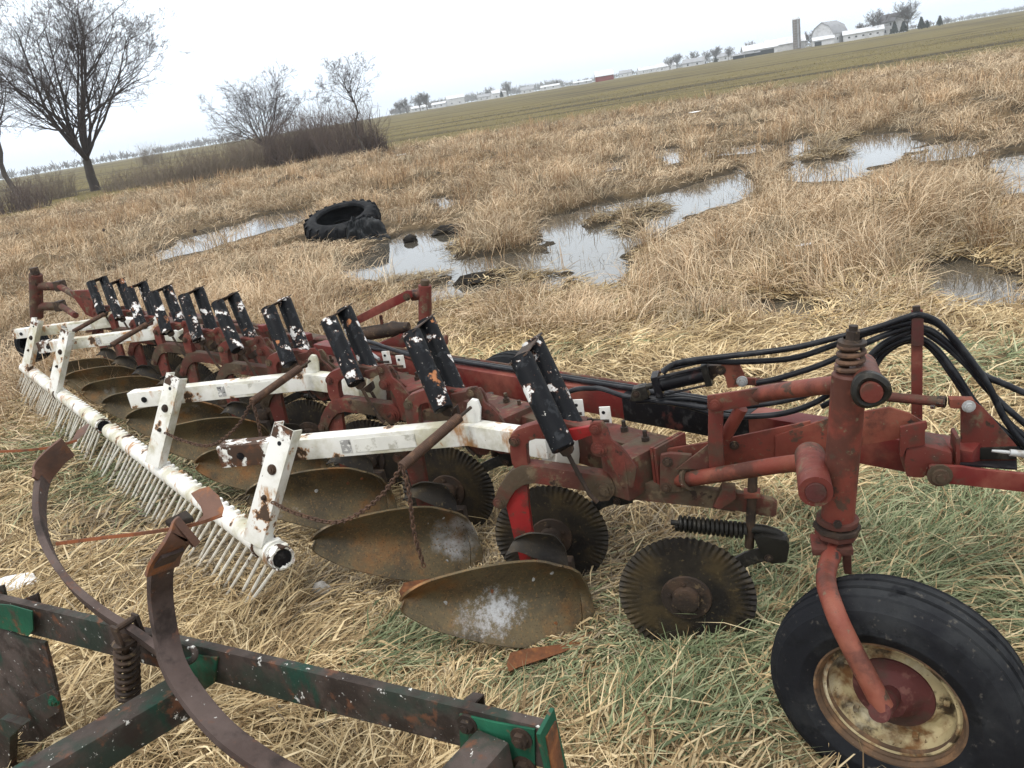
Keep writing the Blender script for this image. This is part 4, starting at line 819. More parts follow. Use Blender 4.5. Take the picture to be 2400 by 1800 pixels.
for j, k in enumerate((0, 2, 6, 8)):
    o_ = STEP*(k*.985)+np.array([0, 0, (.0, .02, .02, .0)[j]])
    t_, b_, r_ = A_tip+o_, A_bend+o_, A_root+o_
    mb = PB(); aw, ah = .075, .094
    d1 = (b_-t_)/np.linalg.norm(b_-t_); d2 = (r_-b_)/np.linalg.norm(r_-b_); n1 = np.array([-d1[1], d1[0], 0]); n2 = np.array([-d2[1], d2[0], 0]); nb = (n1+n2)/np.linalg.norm(n1+n2)
    vs_ = []
    for p, n_ in ((t_, n1), (b_, nb), (r_, n2)):
        for sx_, sz_ in ((-1, -1), (1, -1), (1, 1), (-1, 1)): vs_.append(p+n_*aw/2*sx_+np.array([0, 0, ah/2*sz_]))
    mb.add(vs_, [(0, 1, 2, 3)]+[(4*i+q, 4*i+(q+1) % 4, 4*i+4+(q+1) % 4, 4*i+4+q) for i in range(2) for q in range(4)]+[(8, 9, 10, 11)])
    arm_o = mb.build('rake_arm', 'white_paint', plow, .006)
    if j in (0, 2): PB().beam(t_-d1*.004, t_+d1*(.24 if j == 0 else .12), aw+.006, ah+.006).build('arm_sleeve', 'bare_brown', plow, .005)
    PB().cyl(t_+d1*.10-n1*(aw/2+.006), t_+d1*.10-n1*(aw/2+.001), .017, 16).build('arm_hole', 'black_paint', plow)
    PB().beam(r_-d2*.02+np.array([0, .03, -.02]), r_+d2*.06+np.array([0, .14, -.05]), .10, .15).build('arm_mount', 'white_paint', plow, .008)
    # lug with eye at the bend
    lug = b_+np.array([.02, 0, ah/2]); PB().prism([lug+np.array([-.10, -.012, 0]), lug+np.array([-.08, -.012, .015]), lug+np.array([-.02, -.012, .03]), lug+np.array([.0, -.012, .085]), lug+np.array([.02, -.012, .102]), lug+np.array([.045, -.012, .095]), lug+np.array([.052, -.012, .06]), lug+np.array([.04, -.012, 0])], (0, .022, 0)).build('spring_lug', 'white_paint', plow, .006)
    # printed sticker remains on the arm face
    for s0, s1, m_ in ((.505, .545, 'worn_print'), (.56, .80, 'sticker')):
        p0 = t_+(b_-t_)*s0-n1*(aw/2+.0009); p1 = t_+(b_-t_)*s1-n1*(aw/2+.0009)
        PB().beam(p0, p1, .0014, .060).build('sticker', m_ if m_ in M else 'white_paint', plow)
    # spring from the lug and chain to the hanger
    s0 = lug+np.array([.02, -.03, .075]); se = on_b('z6', 1500, 950, 2.62)+o_; sd_ = (se-s0)/np.linalg.norm(se-s0)
    PB().coil(s0+sd_*.07, se, .0165, .0055, 40, 6, 10).build('chain_spring', 'spring_rust', plow)
    PB().tube([s0, s0+sd_*.09], .007, 8).build('spring_hook', 'dark_iron', plow)
    he = hang_t*.38+hang_b*.62+o_+np.array([.05, -.02, 0]); mid = (se+he)/2
    if j < 2:
        chain([se, se*.8+he*.2+np.array([0, -.02, -.10]), se*.5+he*.5+np.array([0, -.03, -.15]), se*.2+he*.8+np.array([0, -.02, -.075]), he])
        chain([se, se+np.array([.01, -.01, -.10]), se+np.array([.0, -.02, -.28]), se+np.array([.01, -.02, -.43 if j == 0 else -.24])])
    else: PB().tube([se, se+sd_*.05], .006, 8).build('spring_hook', 'dark_iron', plow)
    # hanger channel
    ht, hb = hang_t+o_, hang_b+o_; hu = (ht-hb)/np.linalg.norm(ht-hb); wa_ = np.array([1.0, -.12, 0]); wa_ -= hu*(wa_@hu); wa_ /= np.linalg.norm(wa_); nf = np.cross(hu, wa_); nf *= 1 if nf[1] < 0 else -1
    L_ = np.linalg.norm(ht-hb); c_ = (ht+hb)/2
    hang = PB(); hang.box(c_, (.105, .007, L_), (wa_, nf, hu)); hang_o = hang.build('hanger_plate', 'white_paint', plow, .002)
    for s_ in (-1, 1): PB().box(c_+wa_*.049*s_-nf*.029, (.0065, .05, L_), (wa_, nf, hu)).build('hanger_flange', 'white_paint', hang_o, .002)
    PB().box(c_+hu*(L_/2-.03)+nf*.0042, (.098, .002, .06), (wa_, nf, hu)).build('rust_patch', 'bare_brown', hang_o)
    for f_, r_b in ((.36, .016), (.60, .009)): PB().bolt(ht*(1-f_)+hb*f_+nf*.004, nf, r_b, .012, 12).build('bolt', 'dark_iron', hang_o)
    PB().cyl(ht*.86+hb*.14+nf*.003, ht*.86+hb*.14+nf*.0048, .010, 14).build('hole', 'black_paint', hang_o)
    PB().bolt(t_+d1*.36*0+ht*.75+hb*.25-nf*.10, -nf, .012).build('bolt', 'dark_iron', plow)
PX0 = np.array([-1.985, 2.625, .285]); tine_d = np.array([-.235, -.005, -.262])
tine_me = PB().tube([REF-tine_d*.05, REF+tine_d*.5, REF+tine_d], [.0085, .0082, .0064], 7).mesh('tine', 'tine_paint')
clip_me = PB().box(REF, (.030, .030, .016), (DD, NN, (0, 0, 1))).mesh('tine_clip', 'white_paint', .004)
for k0, k1, seed in ((-.02, 3.9, 1), (4.12, 8.75, 2)):
    p, q = PX0+STEP*k0, PX0+STEP*k1; R_ = random.Random(seed)
    po = PB().pipe(p, q, .050, .043, 24).build('rake_pipe', 'white_paint', plow)
    PB().lathe([(0, .043), (-.004, .053), (.012, .0545), (.03, .0535), (.05, .051)], p, DD, 24, lambda j_, a, r: ((.008*math.sin(j_*1.9) if a < .02 else 0), (-.012 if j_ in (4, 5, 6, 7) and a < .03 else .0))).build('torn_end', 'bare_brown', po)
    PB().cyl(p+DD*.004, p+DD*.006, .040, 20).build('pipe_inside', 'black_paint', po)
    for kk in (0, .18):
        PB().lathe([(0, .050), (0, .060), (.014, .060), (.014, .050)], PX0+STEP*(kk+(.06 if k0 < 1 else 6.05)), DD, 24).build('pipe_collar', 'bare_brown' if kk else 'white_paint', po)
    n = int(np.linalg.norm(q-p)/.078)
    for i in range(n):
        c = p+(q-p)*(i+.35)/n
        o = link('tine', tine_me, plow, c-REF+REF*0+np.array([-.012, -.03, -.035])+0*REF); o.rotation_euler = (R_.gauss(0, .04), R_.gauss(0, .04), R_.gauss(0, .05))
        link('tine_clip', clip_me, plow, c-REF+np.array([.018, .022, .040]))

# ------------------------------------------------------------------ the rusty green cultivator in the foreground
def wz(c, x, y, z):
    ox, oy, s = CROP[c]; d = ray(ox+x*s, oy+y*s); return CPOS+d*(z-CAM_H)/d[2]
def wpl(c, x, y, p0, n):              # sight line met with a plane
    ox, oy, s = CROP[c]; d = ray(ox+x*s, oy+y*s); return CPOS+d*(((np.array(p0)-CPOS)@n)/(d@n))
ZB = .70
b0, b1 = wz('z4', -160, 530, ZB), wz('z5', 1838, 1392, ZB); b0[2] = b1[2] = ZB
bd = (b1-b0)/np.linalg.norm(b1-b0); bn = np.array([bd[1], -bd[0], 0]); bn *= 1 if bn[1] < 0 else -1   # towards the camera
CREF = np.array([*( (b0+b1)/2)[:2], 0.0])
class CB(MB):
    def mesh(s, *a, **k):
        s.v = [(v[0]-CREF[0], v[1]-CREF[1], v[2]-CREF[2]) for v in s.v]; return MB.mesh(s, *a, **k)
cult = empty('cultivator', CREF)
tag(cult, 'rusty green cultivator frame with two curved upturned shanks in the foreground', 'cultivator')
def CBB(mb, name, mat, bev=.003, par=None, **k): return mb.build(name, mat, par or cult, bev, **k)
UZ = np.array([0, 0, 1.0])
CBB(CB().beam(b0-bn*.013-UZ*.057, b1-bn*.013-UZ*.057, .026, .114), 'frame_bar', 'frame_rust', .003)
def face(c, x, y, o=0.0): return wpl(c, x, y, b0+bn*o, bn)
# green painted end
CBB(CB().prism([face('z5', *p, .001) for p in ((1325,1300),(1545,1352),(1812,1400),(1815,1720),(1545,1640),(1330,1515))], bn*.006), 'end_plate', 'green_paint', .001)
CBB(CB().beam(b1+bd*.010+bn*.02-UZ*.10, b1+bd*.010-bn*.055-UZ*.095, .010, .215), 'end_angle', 'green_paint', .002)
CBB(CB().box(b1+bd*.0165-bn*.016-UZ*.11, (.004, .05, .19), (bd, bn, UZ)), 'end_edge', 'rust_plate', .001)
for x_, y_, r_ in ((1372, 1372, .017), (1722, 1462, .018), (1742, 1648, .019)): CBB(CB().bolt(face('z5', x_, y_, .007), bn, r_, r_*.9), 'bolt', 'dark_iron', 0)
CBB(CB().ribbon([face('z5', 1375, 1262, -.03), face('z5', 1378, 1240, -.03), face('z5', 1400, 1215, -.05), face('z5', 1440, 1180, -.07), face('z5', 1448, 1260, -.07)], .03, .006, bd), 'bar_clip', 'frame_rust', .001)
e0 = wz('z5', 1535, 1440, .665); e1 = wz('z5', 1180, 1830, .665)
CBB(CB().beam(e0-UZ*.05, e1-UZ*.05, .088, .095), 'cross_tube', 'frame_rust', .008)
t0, t1 = wz('z4', 1085, 1140, .655), wz('z4', -330, 1960, .655); t0 = t0+(t0-t1)/np.linalg.norm(t0-t1)*.07
CBB(CB().beam(t0-UZ*.045, t1-UZ*.045, .082, .092), 'cross_tube', 'frame_rust', .008)
CBB(CB().prism([face('z4', *p, .001) for p in ((1140,960),(1290,920),(1420,935),(1400,1100),(1300,1170),(1150,1280))], bn*.008), 'weld_gusset', 'green_paint', .003)
# hanging bracket and box at the left
CBB(CB().prism([face('z4', *p, .004) for p in ((-60,700),(130,790),(310,832),(372,1080),(432,1372),(330,1440),(160,1560),(-60,1640))], bn*.012), 'side_bracket', 'frame_rust', .003)
CBB(CB().prism([face('z4', *p, .02) for p in ((-40,590),(75,600),(215,640),(222,760),(190,800),(95,770),(-40,740))], bn*.004), 'green_plate', 'green_paint', .001)
CBB(CB().prism([face('z4', *p, .05) for p in ((185,1222),(360,1140),(385,1180),(392,1290),(200,1400))], bn*.006), 'bracket_tab', 'frame_rust', .002)
CBB(CB().bolt(face('z4', 352, 1222, .056), bn, .014), 'bolt', 'green_paint', 0)
CBB(CB().prism([face('z4', *p, .10) for p in ((-120,1440),(60,1300),(205,1340),(120,1420),(110,1660),(-120,1720))], bn*.03), 'lower_box', 'frame_rust', .004)
CBB(CB().prism([face('z4', *p, -.05) for p in ((140,570),(240,528),(258,605),(250,640),(150,640))], -bn*.008), 'rear_tab', 'frame_rust', .002)
CBB(CB().prism([face('z4', *p, -.05) for p in ((-30,490),(18,475),(34,540),(30,600),(-30,600))], -bn*.008), 'rear_tab', 'frame_rust', .002)
# curved shanks
def shank(pts, w, th):
    P = smooth_path([wz(*p) for p in pts], 7); A_ = np.array(P); c_ = A_.mean(0); n_ = np.linalg.svd(A_-c_)[2][2]
    return CBB(CB().ribbon(P, w, th, n_), 'shank', 'shank_rust', .003, angle=40), P, n_
s2, P2, n2_ = shank([('z4', 1115, 250, 1.06), ('z4', 1048, 340, 1.015), ('z4', 1040, 560, .90), ('z4', 1075, 800, .80), ('z4', 1120, 980, .745), ('z4', 1215, 1150, .70), ('z4', 1400, 1380, .655), ('z4', 1600, 1550, .625), ('z4', 1860, 1710, .595), ('z4', 2100, 1830, .575)], .060, .021)
s1, P1, n1_ = shank([('f', 122, 985, 1.02), ('f', 92, 1040, .985), ('f', 86, 1120, .925), ('f', 108, 1195, .868), ('f', 158, 1268, .812), ('f', 228, 1328, .766), ('f', 300, 1374, .735), ('f', 380, 1432, .715)], .058, .021)
def sweep(stem_pts, edge, facepts, z0, z1, sh, nrm):
    CBB(CB().ribbon(smooth_path([wz(*p) for p in stem_pts], 4), .086, .010, nrm), 'sweep_stem', 'sweep_rust', .002, sh, angle=40)
    E_ = [wz(c, x, y, z0+(z1-z0)*i/(len(edge)-1)) for i, (c, x, y) in enumerate(edge)]
    m_ = len(E_)
    back = []
    for i, p in enumerate(E_):
        v = p-CPOS; v /= np.linalg.norm(v); back.append(p+v*(.03+.10*math.sin(math.pi*min(1, i/(m_-1)*.85)))+UZ*.002)
    G = [[a*(1-f_)+b*f_ for f_ in (0, .5, 1)] for a, b in zip(smooth_path(E_, 4), smooth_path(back, 4))]
    sw = CBB(CB().sheet(G, .008), 'sweep_blade', 'edge_rust', 0, sh, angle=50)
    f0 = [wz(c, x, y, z) for c, x, y, z in facepts]; v = np.array(f0[0])-CPOS; v /= np.linalg.norm(v)
    CBB(CB().prism(f0, v*.007), 'sweep_wing', 'sweep_rust', .002, sh)
sweep([('z4', 1225, 110, 1.10), ('z4', 1150, 190, 1.085), ('z4', 1075, 300, 1.035), ('z4', 1050, 380, 1.0)], [('z4', 362, 208), ('z4', 640, 172), ('z4', 960, 135), ('z4', 1250, 85), ('z4', 1440, 22)],
      [('z4', 1440, 25, 1.112), ('z4', 1452, -25, 1.125), ('z4', 1420, -105, 1.145), ('z4', 1352, -166, 1.16), ('z4', 1290, -150, 1.155), ('z4', 1236, -120, 1.15), ('z4', 1300, -35, 1.13), ('z4', 1318, 20, 1.117), ('z4', 1255, 82, 1.10), ('z4', 1350, 60, 1.105)], 1.075, 1.112, s2, n2_)
CBB(CB().prism([wz('z4', 1075, 88, 1.112), wz('z4', 1215, 18, 1.125), wz('z4', 1262, 62, 1.112), wz('z4', 1110, 112, 1.102)], UZ*.014), 'sweep_foot', 'frame_rust', .003, s2)
sweep([('y1', 440, 1235, 1.07), ('y1', 350, 1310, 1.05), ('y1', 280, 1400, 1.015), ('y1', 260, 1470, .99)], [('y1', -180, 1268), ('y1', 0, 1268), ('y1', 200, 1258), ('y1', 380, 1232), ('y1', 500, 1195)],
      [('y1', 500, 1192, 1.082), ('y1', 552, 1150, 1.095), ('y1', 578, 1095, 1.11), ('y1', 570, 1084, 1.112), ('y1', 500, 1128, 1.10), ('y1', 470, 1185, 1.086), ('y1', 462, 1206, 1.08)], 1.06, 1.082, s1, n1_)
# spring, clamp and loop where the shanks are held
ps, qs = face('z4', 818, 850, .06), face('z4', 832, 1190, .06)
CBB(CB().coil(qs, ps, .029, .0065, 8.5), 'shank_spring', 'dark_iron', 0); CBB(CB().cyl(qs-UZ*.02, ps+UZ*.02, .011, 10), 'spring_bolt', 'dark_iron', 0)
CBB(CB().lathe([(0, 0), (0, .034), (.01, .036), (.02, .02), (.02, 0)], ps, UZ, 18), 'spring_cap', 'dark_iron', 0)
k0, k1 = wz('z4', 745, 765, .775), wz('z4', 880, 682, .775); kd = (k1-k0)/np.linalg.norm(k1-k0)
CBB(CB().cyl(k0, k1, .009, 10), 'clamp_pin', 'dark_iron', 0)
for p in (k0, k1): CBB(CB().box(p-UZ*.02, (.009, .034, .062), (kd, np.cross(UZ, kd), UZ)), 'clamp_ear', 'dark_iron', .008)
CBB(CB().tube(smooth_path([wz('z4', 1150, 850, .73), wz('z4', 1215, 862, .735), wz('z4', 1262, 905, .73), wz('z4', 1250, 955, .715), wz('z4', 1180, 985, .70), wz('z4', 1110, 1000, .70)], 5), .0085, 10), 'clamp_loop', 'frame_rust', 0)

# ------------------------------------------------------------------ cast-off tractor tyre, tarp, soil clods, litter
def icolump(r, seed, squash=(1, 1, 1), amp=.35, f=3.0, sub=3):
    bm = bmesh.new(); bmesh.ops.create_icosphere(bm, subdivisions=sub, radius=1)
    for v in bm.verts:
        n_ = mnoise.fractal(v.co*f*.5+Vector((seed, seed*2.3, 0)), .9, 2.0, 4); v.co = v.co*(1+amp*n_); v.co = Vector((v.co.x*r*squash[0], v.co.y*r*squash[1], v.co.z*r*squash[2]))
    vs_ = [tuple(v.co) for v in bm.verts]; fs_ = [tuple(v.index for v in f_.verts) for f_ in bm.faces]; bm.free(); return vs_, fs_
worn('black_soil', (.012, .010, .008), [((.03, .024, .016), 6, .6, .1)], .8, bump=.8, bscale=20)
worn('black_tarp', (.014, .016, .018), [((.035, .038, .04), 3, .56, .12)], .5, bump=.1)
worn('pale_stone', (.50, .48, .44), [((.25, .2, .15), 12, .6, .1)], .7, bump=.3)
worn('snow', (.86, .88, .90), [], .6, bump=.1)
tc_ = at_z(745, 494, -.15); RT, WT = .83, .40
tyre = empty('tractor_tyre', (tc_[0], tc_[1], ZW+.19)); tyre.rotation_euler = (math.radians(15), math.radians(-3), 0)
tag(tyre, 'big black tractor tyre lying on its side at the edge of the water', 'tyre')
hw = WT/2
casing = MB(); casing.lathe([(.05, RT*.62), (.0, RT*.64), (-.02, RT*.72), (.0, RT*.82), (.04, RT*.91), (.10, RT*.955), (WT/2, RT*.965), (WT-.10, RT*.955), (WT-.04, RT*.91), (WT, RT*.82), (WT+.02, RT*.72), (WT, RT*.64), (WT-.05, RT*.62), (WT-.04, RT*.66), (WT-.03, RT*.80), (WT-.10, RT*.90), (WT/2, RT*.925), (.10, RT*.90), (.03, RT*.80), (.04, RT*.66), (.05, RT*.62)], (0, 0, 0), (0, 0, 1), 72)
casing.build('casing', 'old_rubber', tyre)
lug = MB(); 
def lugpts(a0, top):
    out = []
    for (aa, z_, r_) in ((a0-.045, hw, RT*.955), (a0+.045, hw, RT*.955), (a0+.135, (WT+.005) if top else -.005, RT*.86), (a0+.055, (WT+.005) if top else -.005, RT*.86)):
        out.append(np.array([math.cos(aa)*r_, math.sin(aa)*r_, z_]))
    out2 = []
    for (aa, z_, r_) in ((a0-.035, hw, RT*1.0), (a0+.035, hw, RT*1.0), (a0+.125, (WT-.015) if top else .015, RT*.955), (a0+.065, (WT-.015) if top else .015, RT*.955)):
        out2.append(np.array([math.cos(aa)*r_, math.sin(aa)*r_, z_]))
    return out+out2
lt_ = MB().hexa(lugpts(0, True)).mesh('tread_lug', 'old_rubber', .006); lb_ = MB().hexa(lugpts(.1, False)).mesh('tread_lug', 'old_rubber', .006)
for i in range(22):
    for q in (lt_, lb_):
        o = link('tread_lug', q, tyre); o.rotation_euler = (0, 0, i*2*math.pi/22)
G = []; Rg = np.random.default_rng(5)
fwd = np.array([-tc_[0], -tc_[1], 0]); fwd /= np.linalg.norm(fwd); rgt = np.array([-fwd[1], fwd[0], 0]); rgt *= 1 if rgt[0] > 0 else -1
for i in range(46):
    row = []
    for j in range(50):
        u_, v_ = i/45, j/49
        p = tc_*np.array([1, 1, 0])+rgt*(.06+.66*u_+.10*math.sin(v_*5+u_*3))+fwd*(.25+1.0*v_*(1-.22*u_))
        zt = np.interp(v_, [0, .28, .45, .62, .8, 1], [.22, .46, .47, .40, .12, -.06])+ZW+.02-.05*u_
        n_ = mnoise.fractal(Vector((u_*3.2, v_*3.6, 2.0)), .8, 2.0, 4); n2_ = abs(mnoise.noise(Vector((u_*5+v_*2, v_*3-u_*4, 7.0))))
        n3_ = 1-abs(mnoise.noise(Vector((u_*4.0-v_*5.5, v_*4.5+u_*3.0, 3.0))))*2.2; n4_ = mnoise.noise(Vector((u_*11, v_*11, 5.0)))
        row.append(p+np.array([0, 0, zt-.05+.08*n_+.10*n3_+.025*n4_])+rgt*.07*n_+fwd*(.09*n3_+.03*n4_))
    G.append(row)
mb = MB(); mb.sheet(G, .006); tag(mb.build('tarp', 'black_tarp', angle=60), 'crumpled black tarp draped over the near rim of the tractor tyre', 'tarp')
def lump(name, px, py, z, r, sq, mat, label, cat, seed, amp=.4, group=None):
    p = at_z(px, py, z); v_, f_ = icolump(r, seed, sq, amp); o = MB().add([(a+p[0], b+p[1], c+p[2]) for a, b, c in v_], f_).build(name, mat, angle=70)
    return tag(o, label, cat, group)
lump('soil_clod', 886, 520, ZW+.02, .13, (1, 1, .9), 'black_soil', 'round black soil clod standing alone in the pool beside the tyre', 'soil clod', 1.3)
lump('soil_clod', 972, 500, ZW+.02, .26, (1.2, 1, .55), 'black_soil', 'wide low black soil clod at the far bank of the pool', 'soil clod', 4.1, .5)
lump('soil_clod', 1070, 604, ZW+.0, .26, (1.9, .7, .45), 'black_soil', 'long dark strip of torn soil across the near pool', 'soil clod', 6.2, .5)
lump('soil_clod', 1040, 640, ZW+.03, .14, (1.6, .8, .45), 'black_soil', 'small dark soil clod at the near edge of the pool behind the plow mast', 'soil clod', 8.2, .5)
lump('stone', 600, 1537, .035, .028, (1.25, .9, .8), 'pale_stone', 'pale flat stone in the straw below the cultivator bar', 'stone', 2.2, .3)
lump('stone', 1692, 1252, .03, .026, (1, .8, .7), 'pale_stone', 'small white stone in the straw between coulter and gauge wheel', 'stone', 3.2, .4)
lump('stone', 693, 1272, .03, .035, (1, .9, .8), 'pale_stone', 'grey stone in the straw left of the front moldboard', 'stone', 5.2, .5)
lump('snow_patch', 22, 1263, .02, .09, (1.5, 1.0, .22), 'snow', 'remnant of white snow left of the cultivator shanks', 'snow', 9.1, .25)
for i, (px, py, r, lab) in enumerate(((1500, 242, .36, 'thin white snow patch among the rough grass before the dark field strip'), (866, 334, .36, 'thin white snow patch beside the thicket'), (1738, 528, .12, 'tiny white snow remnant in the right hand tussocks'))):
    lump('snow_patch', px, py, -.12, r*.5, (1.6, .8, .13), 'snow', lab, 'snow', 11+i, .3)

# ------------------------------------------------------------------ trees
m_, t, b = new_mat('bark'); g = t.nodes.new('ShaderNodeNewGeometry').outputs['Position']
t.links.new(_mix(t, _noise(t, g, 3, 6, .6, (1, 1, .3)), (.035, .028, .024), (.085, .070, .060)), b.inputs['Base Color']); b.inputs['Roughness'].default_value = .9
for nm, c in (('twig', (.060, .046, .042)), ('twig_purple', (.135, .105, .093)), ('twig_grey', (.20, .165, .130)), ('far_twig', (.10, .085, .08)), ('evergreen', (.018, .028, .018))):
    m_, t, b = new_mat(nm); b.inputs['Base Color'].default_value = (*c, 1); b.inputs['Roughness'].default_value = .9; b.inputs['Specular IOR Level'].default_value = .15
class Fast:                            # many thin tapered limbs in one mesh
    def __init__(s): s.d = {}
    def limb(s, P, rs, k): s.d.setdefault((len(P), k), []).append((P, rs))
    def mesh(s, name, mat):
        vs_, fs_, n = [], [], 0; ref = np.array([.31, .84, .44])
        for (m, k), L in s.d.items():
            P = np.array([p for p, _ in L], float); rs = np.array([r for _, r in L], float)
            T = np.empty_like(P); T[:, 1:-1] = P[:, 2:]-P[:, :-2]; T[:, 0] = P[:, 1]-P[:, 0]; T[:, -1] = P[:, -1]-P[:, -2]; T /= np.linalg.norm(T, axis=2, keepdims=True)+1e-9
            N = np.cross(T, ref); N /= np.linalg.norm(N, axis=2, keepdims=True)+1e-9; B_ = np.cross(T, N); a = np.arange(k)*2*math.pi/k
            V = P[:, :, None]+(N[:, :, None]*np.cos(a)[None, None, :, None]+B_[:, :, None]*np.sin(a)[None, None, :, None])*rs[:, :, None, None]
            i = np.arange(m-1)[:, None]*k; j = np.arange(k)[None]; q = np.stack([i+j, i+(j+1) % k, i+k+(j+1) % k, i+k+j], -1).reshape(-1, 4)
            fs_.append((q[None]+(np.arange(len(L))*m*k)[:, None, None]+n).reshape(-1, 4)); vs_.append(V.reshape(-1, 3)); n += len(L)*m*k
        V = np.concatenate(vs_); F = np.concatenate(fs_); me = bpy.data.meshes.new(name); me.vertices.add(len(V)); me.vertices.foreach_set('co', V.astype(np.float32).ravel())
        me.loops.add(F.size); me.loops.foreach_set('vertex_index', F.ravel().astype(np.int32)); me.polygons.add(len(F)); me.polygons.foreach_set('loop_start', np.arange(len(F), dtype=np.int32)*4); me.polygons.foreach_set('loop_total', np.full(len(F), 4, np.int32))
        me.update(calc_edges=True); me.polygons.foreach_set('use_smooth', np.ones(len(F), bool)); me.materials.append(M[mat]); return me
def bare_tree(seed, H, trunk_h, r0, leaders, lead_len, spread, kids, levels, ratio=.52, up=.25, wob=.16, lean=(0, 0), droop=0.0, rmin=.006, trunk_pts=None):
    R = np.random.default_rng(seed); tr_, cr_ = Fast(), Fast()
    def walk(p, d, L, n, w, upw):
        pts = [p]; d = d/np.linalg.norm(d)
        for i in range(n):
            d = d+R.normal(0, w, 3)+np.array([0, 0, upw]); d /= np.linalg.norm(d); pts.append(pts[-1]+d*L/n)
        return np.array(pts), d
    def grow(p, d, L, r, lev):
        n = 6 if lev <= 1 else (4 if lev == 2 else (3 if lev == 3 else 2))
        pts, dend = walk(p, d, L, n, wob*(1 if lev < 3 else 1.25), up/n*(1.0 if lev < 2 else .7)-droop*(lev > 1))
        rs = np.linspace(r, max(r*.25, rmin*.7), len(pts)); cr_.limb(pts, rs, 6 if lev <= 1 else (4 if lev == 2 else 3))
        if lev >= levels: return
        nk = kids[min(lev, len(kids)-1)]
        for i in range(nk):
            f_ = R.uniform(.22, 1.0) if i else 1.0; f_ = min(f_, .995); x_ = f_*(len(pts)-1); k_ = int(x_); q = pts[k_]+(pts[min(k_+1, len(pts)-1)]-pts[k_])*(x_-k_)
            ax = pts[min(k_+1, len(pts)-1)]-pts[k_]; ax /= np.linalg.norm(ax)
            side = R.normal(0, 1, 3); side -= ax*(side@ax); side /= np.linalg.norm(side)
            an = R.uniform(.45, 1.0); dd = ax*math.cos(an)+side*math.sin(an)
            grow(q, dd, L*ratio*R.uniform(.7, 1.2)*(1.25-.5*f_), max(rs[k_]*.55, rmin), lev+1)
    base = np.zeros(3)
    if trunk_pts is None: tp_, d = walk(base-np.array([0, 0, .3]), np.array([lean[0], lean[1], 1.0]), trunk_h+.3, 6, .05, 0)
    else: tp_ = np.array(trunk_pts); d = tp_[-1]-tp_[-2]; d /= np.linalg.norm(d)
    rs = np.linspace(r0, r0*.72, len(tp_)); rs[0] *= 1.35; tr_.limb(tp_, rs, 9)
    for i in range(leaders):
        a = i*2.399+R.uniform(-.3, .3); sp = spread*R.uniform(.35, 1.0)*(0.15 if i == 0 else 1)
        dd = d+np.array([math.cos(a), math.sin(a), 0])*sp; at_ = tp_[-1] if i % 3 else tp_[-2]+(tp_[-1]-tp_[-2])*R.uniform(.2, .9)
        grow(at_, dd, lead_len*R.uniform(.75, 1.1), r0*.42*R.uniform(.6, 1.1), 1)
    return tr_, cr_
def plant_tree(name, pos, label, meshes, group=None, scale=1.0, rz=0.0, cat='tree'):
    o = empty(name, pos, rz); o.scale = (scale,)*3; link('trunk', meshes[0], o); link('crown', meshes[1], o); return tag(o, label, cat, group)
def mk(seed, twig='twig', **k): a, c = bare_tree(seed, 0, **k); return a.mesh('trunk', 'bark'), c.mesh('crown', twig)
def gp(px, py, z=-.3): p = at_z(px, py, z); return np.array([p[0], p[1], float(ground_z(p[0:1], p[1:2])[0])-.05])
plant_tree('bare_tree', gp(207, 412), 'large spreading bare tree standing in front of the left skyline', mk(3, trunk_h=2.6, r0=.44, leaders=14, lead_len=11.0, spread=.80, kids=[0, 10, 7, 5, 4], levels=5, up=.40, ratio=.45, wob=.11, rmin=.009), scale=1.08)
tp2 = [(0, 0, -.3), (-.45, 0, 1.2), (-.95, .2, 2.6), (-.9, .1, 4.0), (-.4, 0, 5.2), (-.3, 0, 6.5)]
plant_tree('bare_tree', gp(42, 424), 'crooked bare tree cut by the left edge of the view', mk(8, trunk_h=5, r0=.34, leaders=8, lead_len=7.5, spread=1.1, kids=[0, 9, 7, 6], levels=4, up=.2, ratio=.5, wob=.2, rmin=.012, trunk_pts=tp2))
plant_tree('bare_tree', gp(582, 338), 'low round bare tree with many stems above the thicket', mk(14, 'twig', trunk_h=.8, r0=.16, leaders=20, lead_len=4.8, spread=1.5, kids=[0, 8, 6, 4], levels=4, up=.24, ratio=.46, wob=.12, rmin=.009), scale=1.4)
tp4 = [(0, 0, -.2), (-.1, 0, 1.1), (-.35, 0, 1.9), (-.30, 0, 2.8), (.1, 0, 3.5), (.0, 0, 4.3)]
plant_tree('bare_tree', gp(790, 338), 'slender crooked bare tree at the right end of the thicket', mk(21, trunk_h=4, r0=.10, leaders=10, lead_len=2.9, spread=1.25, kids=[0, 8, 6, 5], levels=4, up=.20, ratio=.5, wob=.22, rmin=.007, trunk_pts=tp4), scale=.78)
def shrub(seed, n, h, rad, spread, twig):
    R = np.random.default_rng(seed); F_ = Fast(); S_ = Fast()
    for i in range(n):
        th = R.uniform(0, 6.28); r = rad*math.sqrt(R.random()); p = np.array([r*math.cos(th), r*math.sin(th), -.1]); d = np.array([R.normal(0, spread), R.normal(0, spread), 1]); L = h*R.uniform(.5, 1.05); pts = [p]
        for k in range(4):
            d = d/np.linalg.norm(d)+R.normal(0, .13, 3); d /= np.linalg.norm(d); pts.append(pts[-1]+d*L/4)
        (S_ if i < 1 else F_).limb(pts, np.linspace(.022, .008, 5), 3)
        for q in range(4):
            k = R.integers(1, 5); a = pts[k]; dd = d+R.normal(0, .7, 3); dd /= np.linalg.norm(dd); F_.limb([a, a+dd*L*.15, a+dd*L*.28+R.normal(0, .05, 3)], [.010, .008, .006], 3)
    return S_.mesh('stem', 'bark'), F_.mesh('branches', twig)
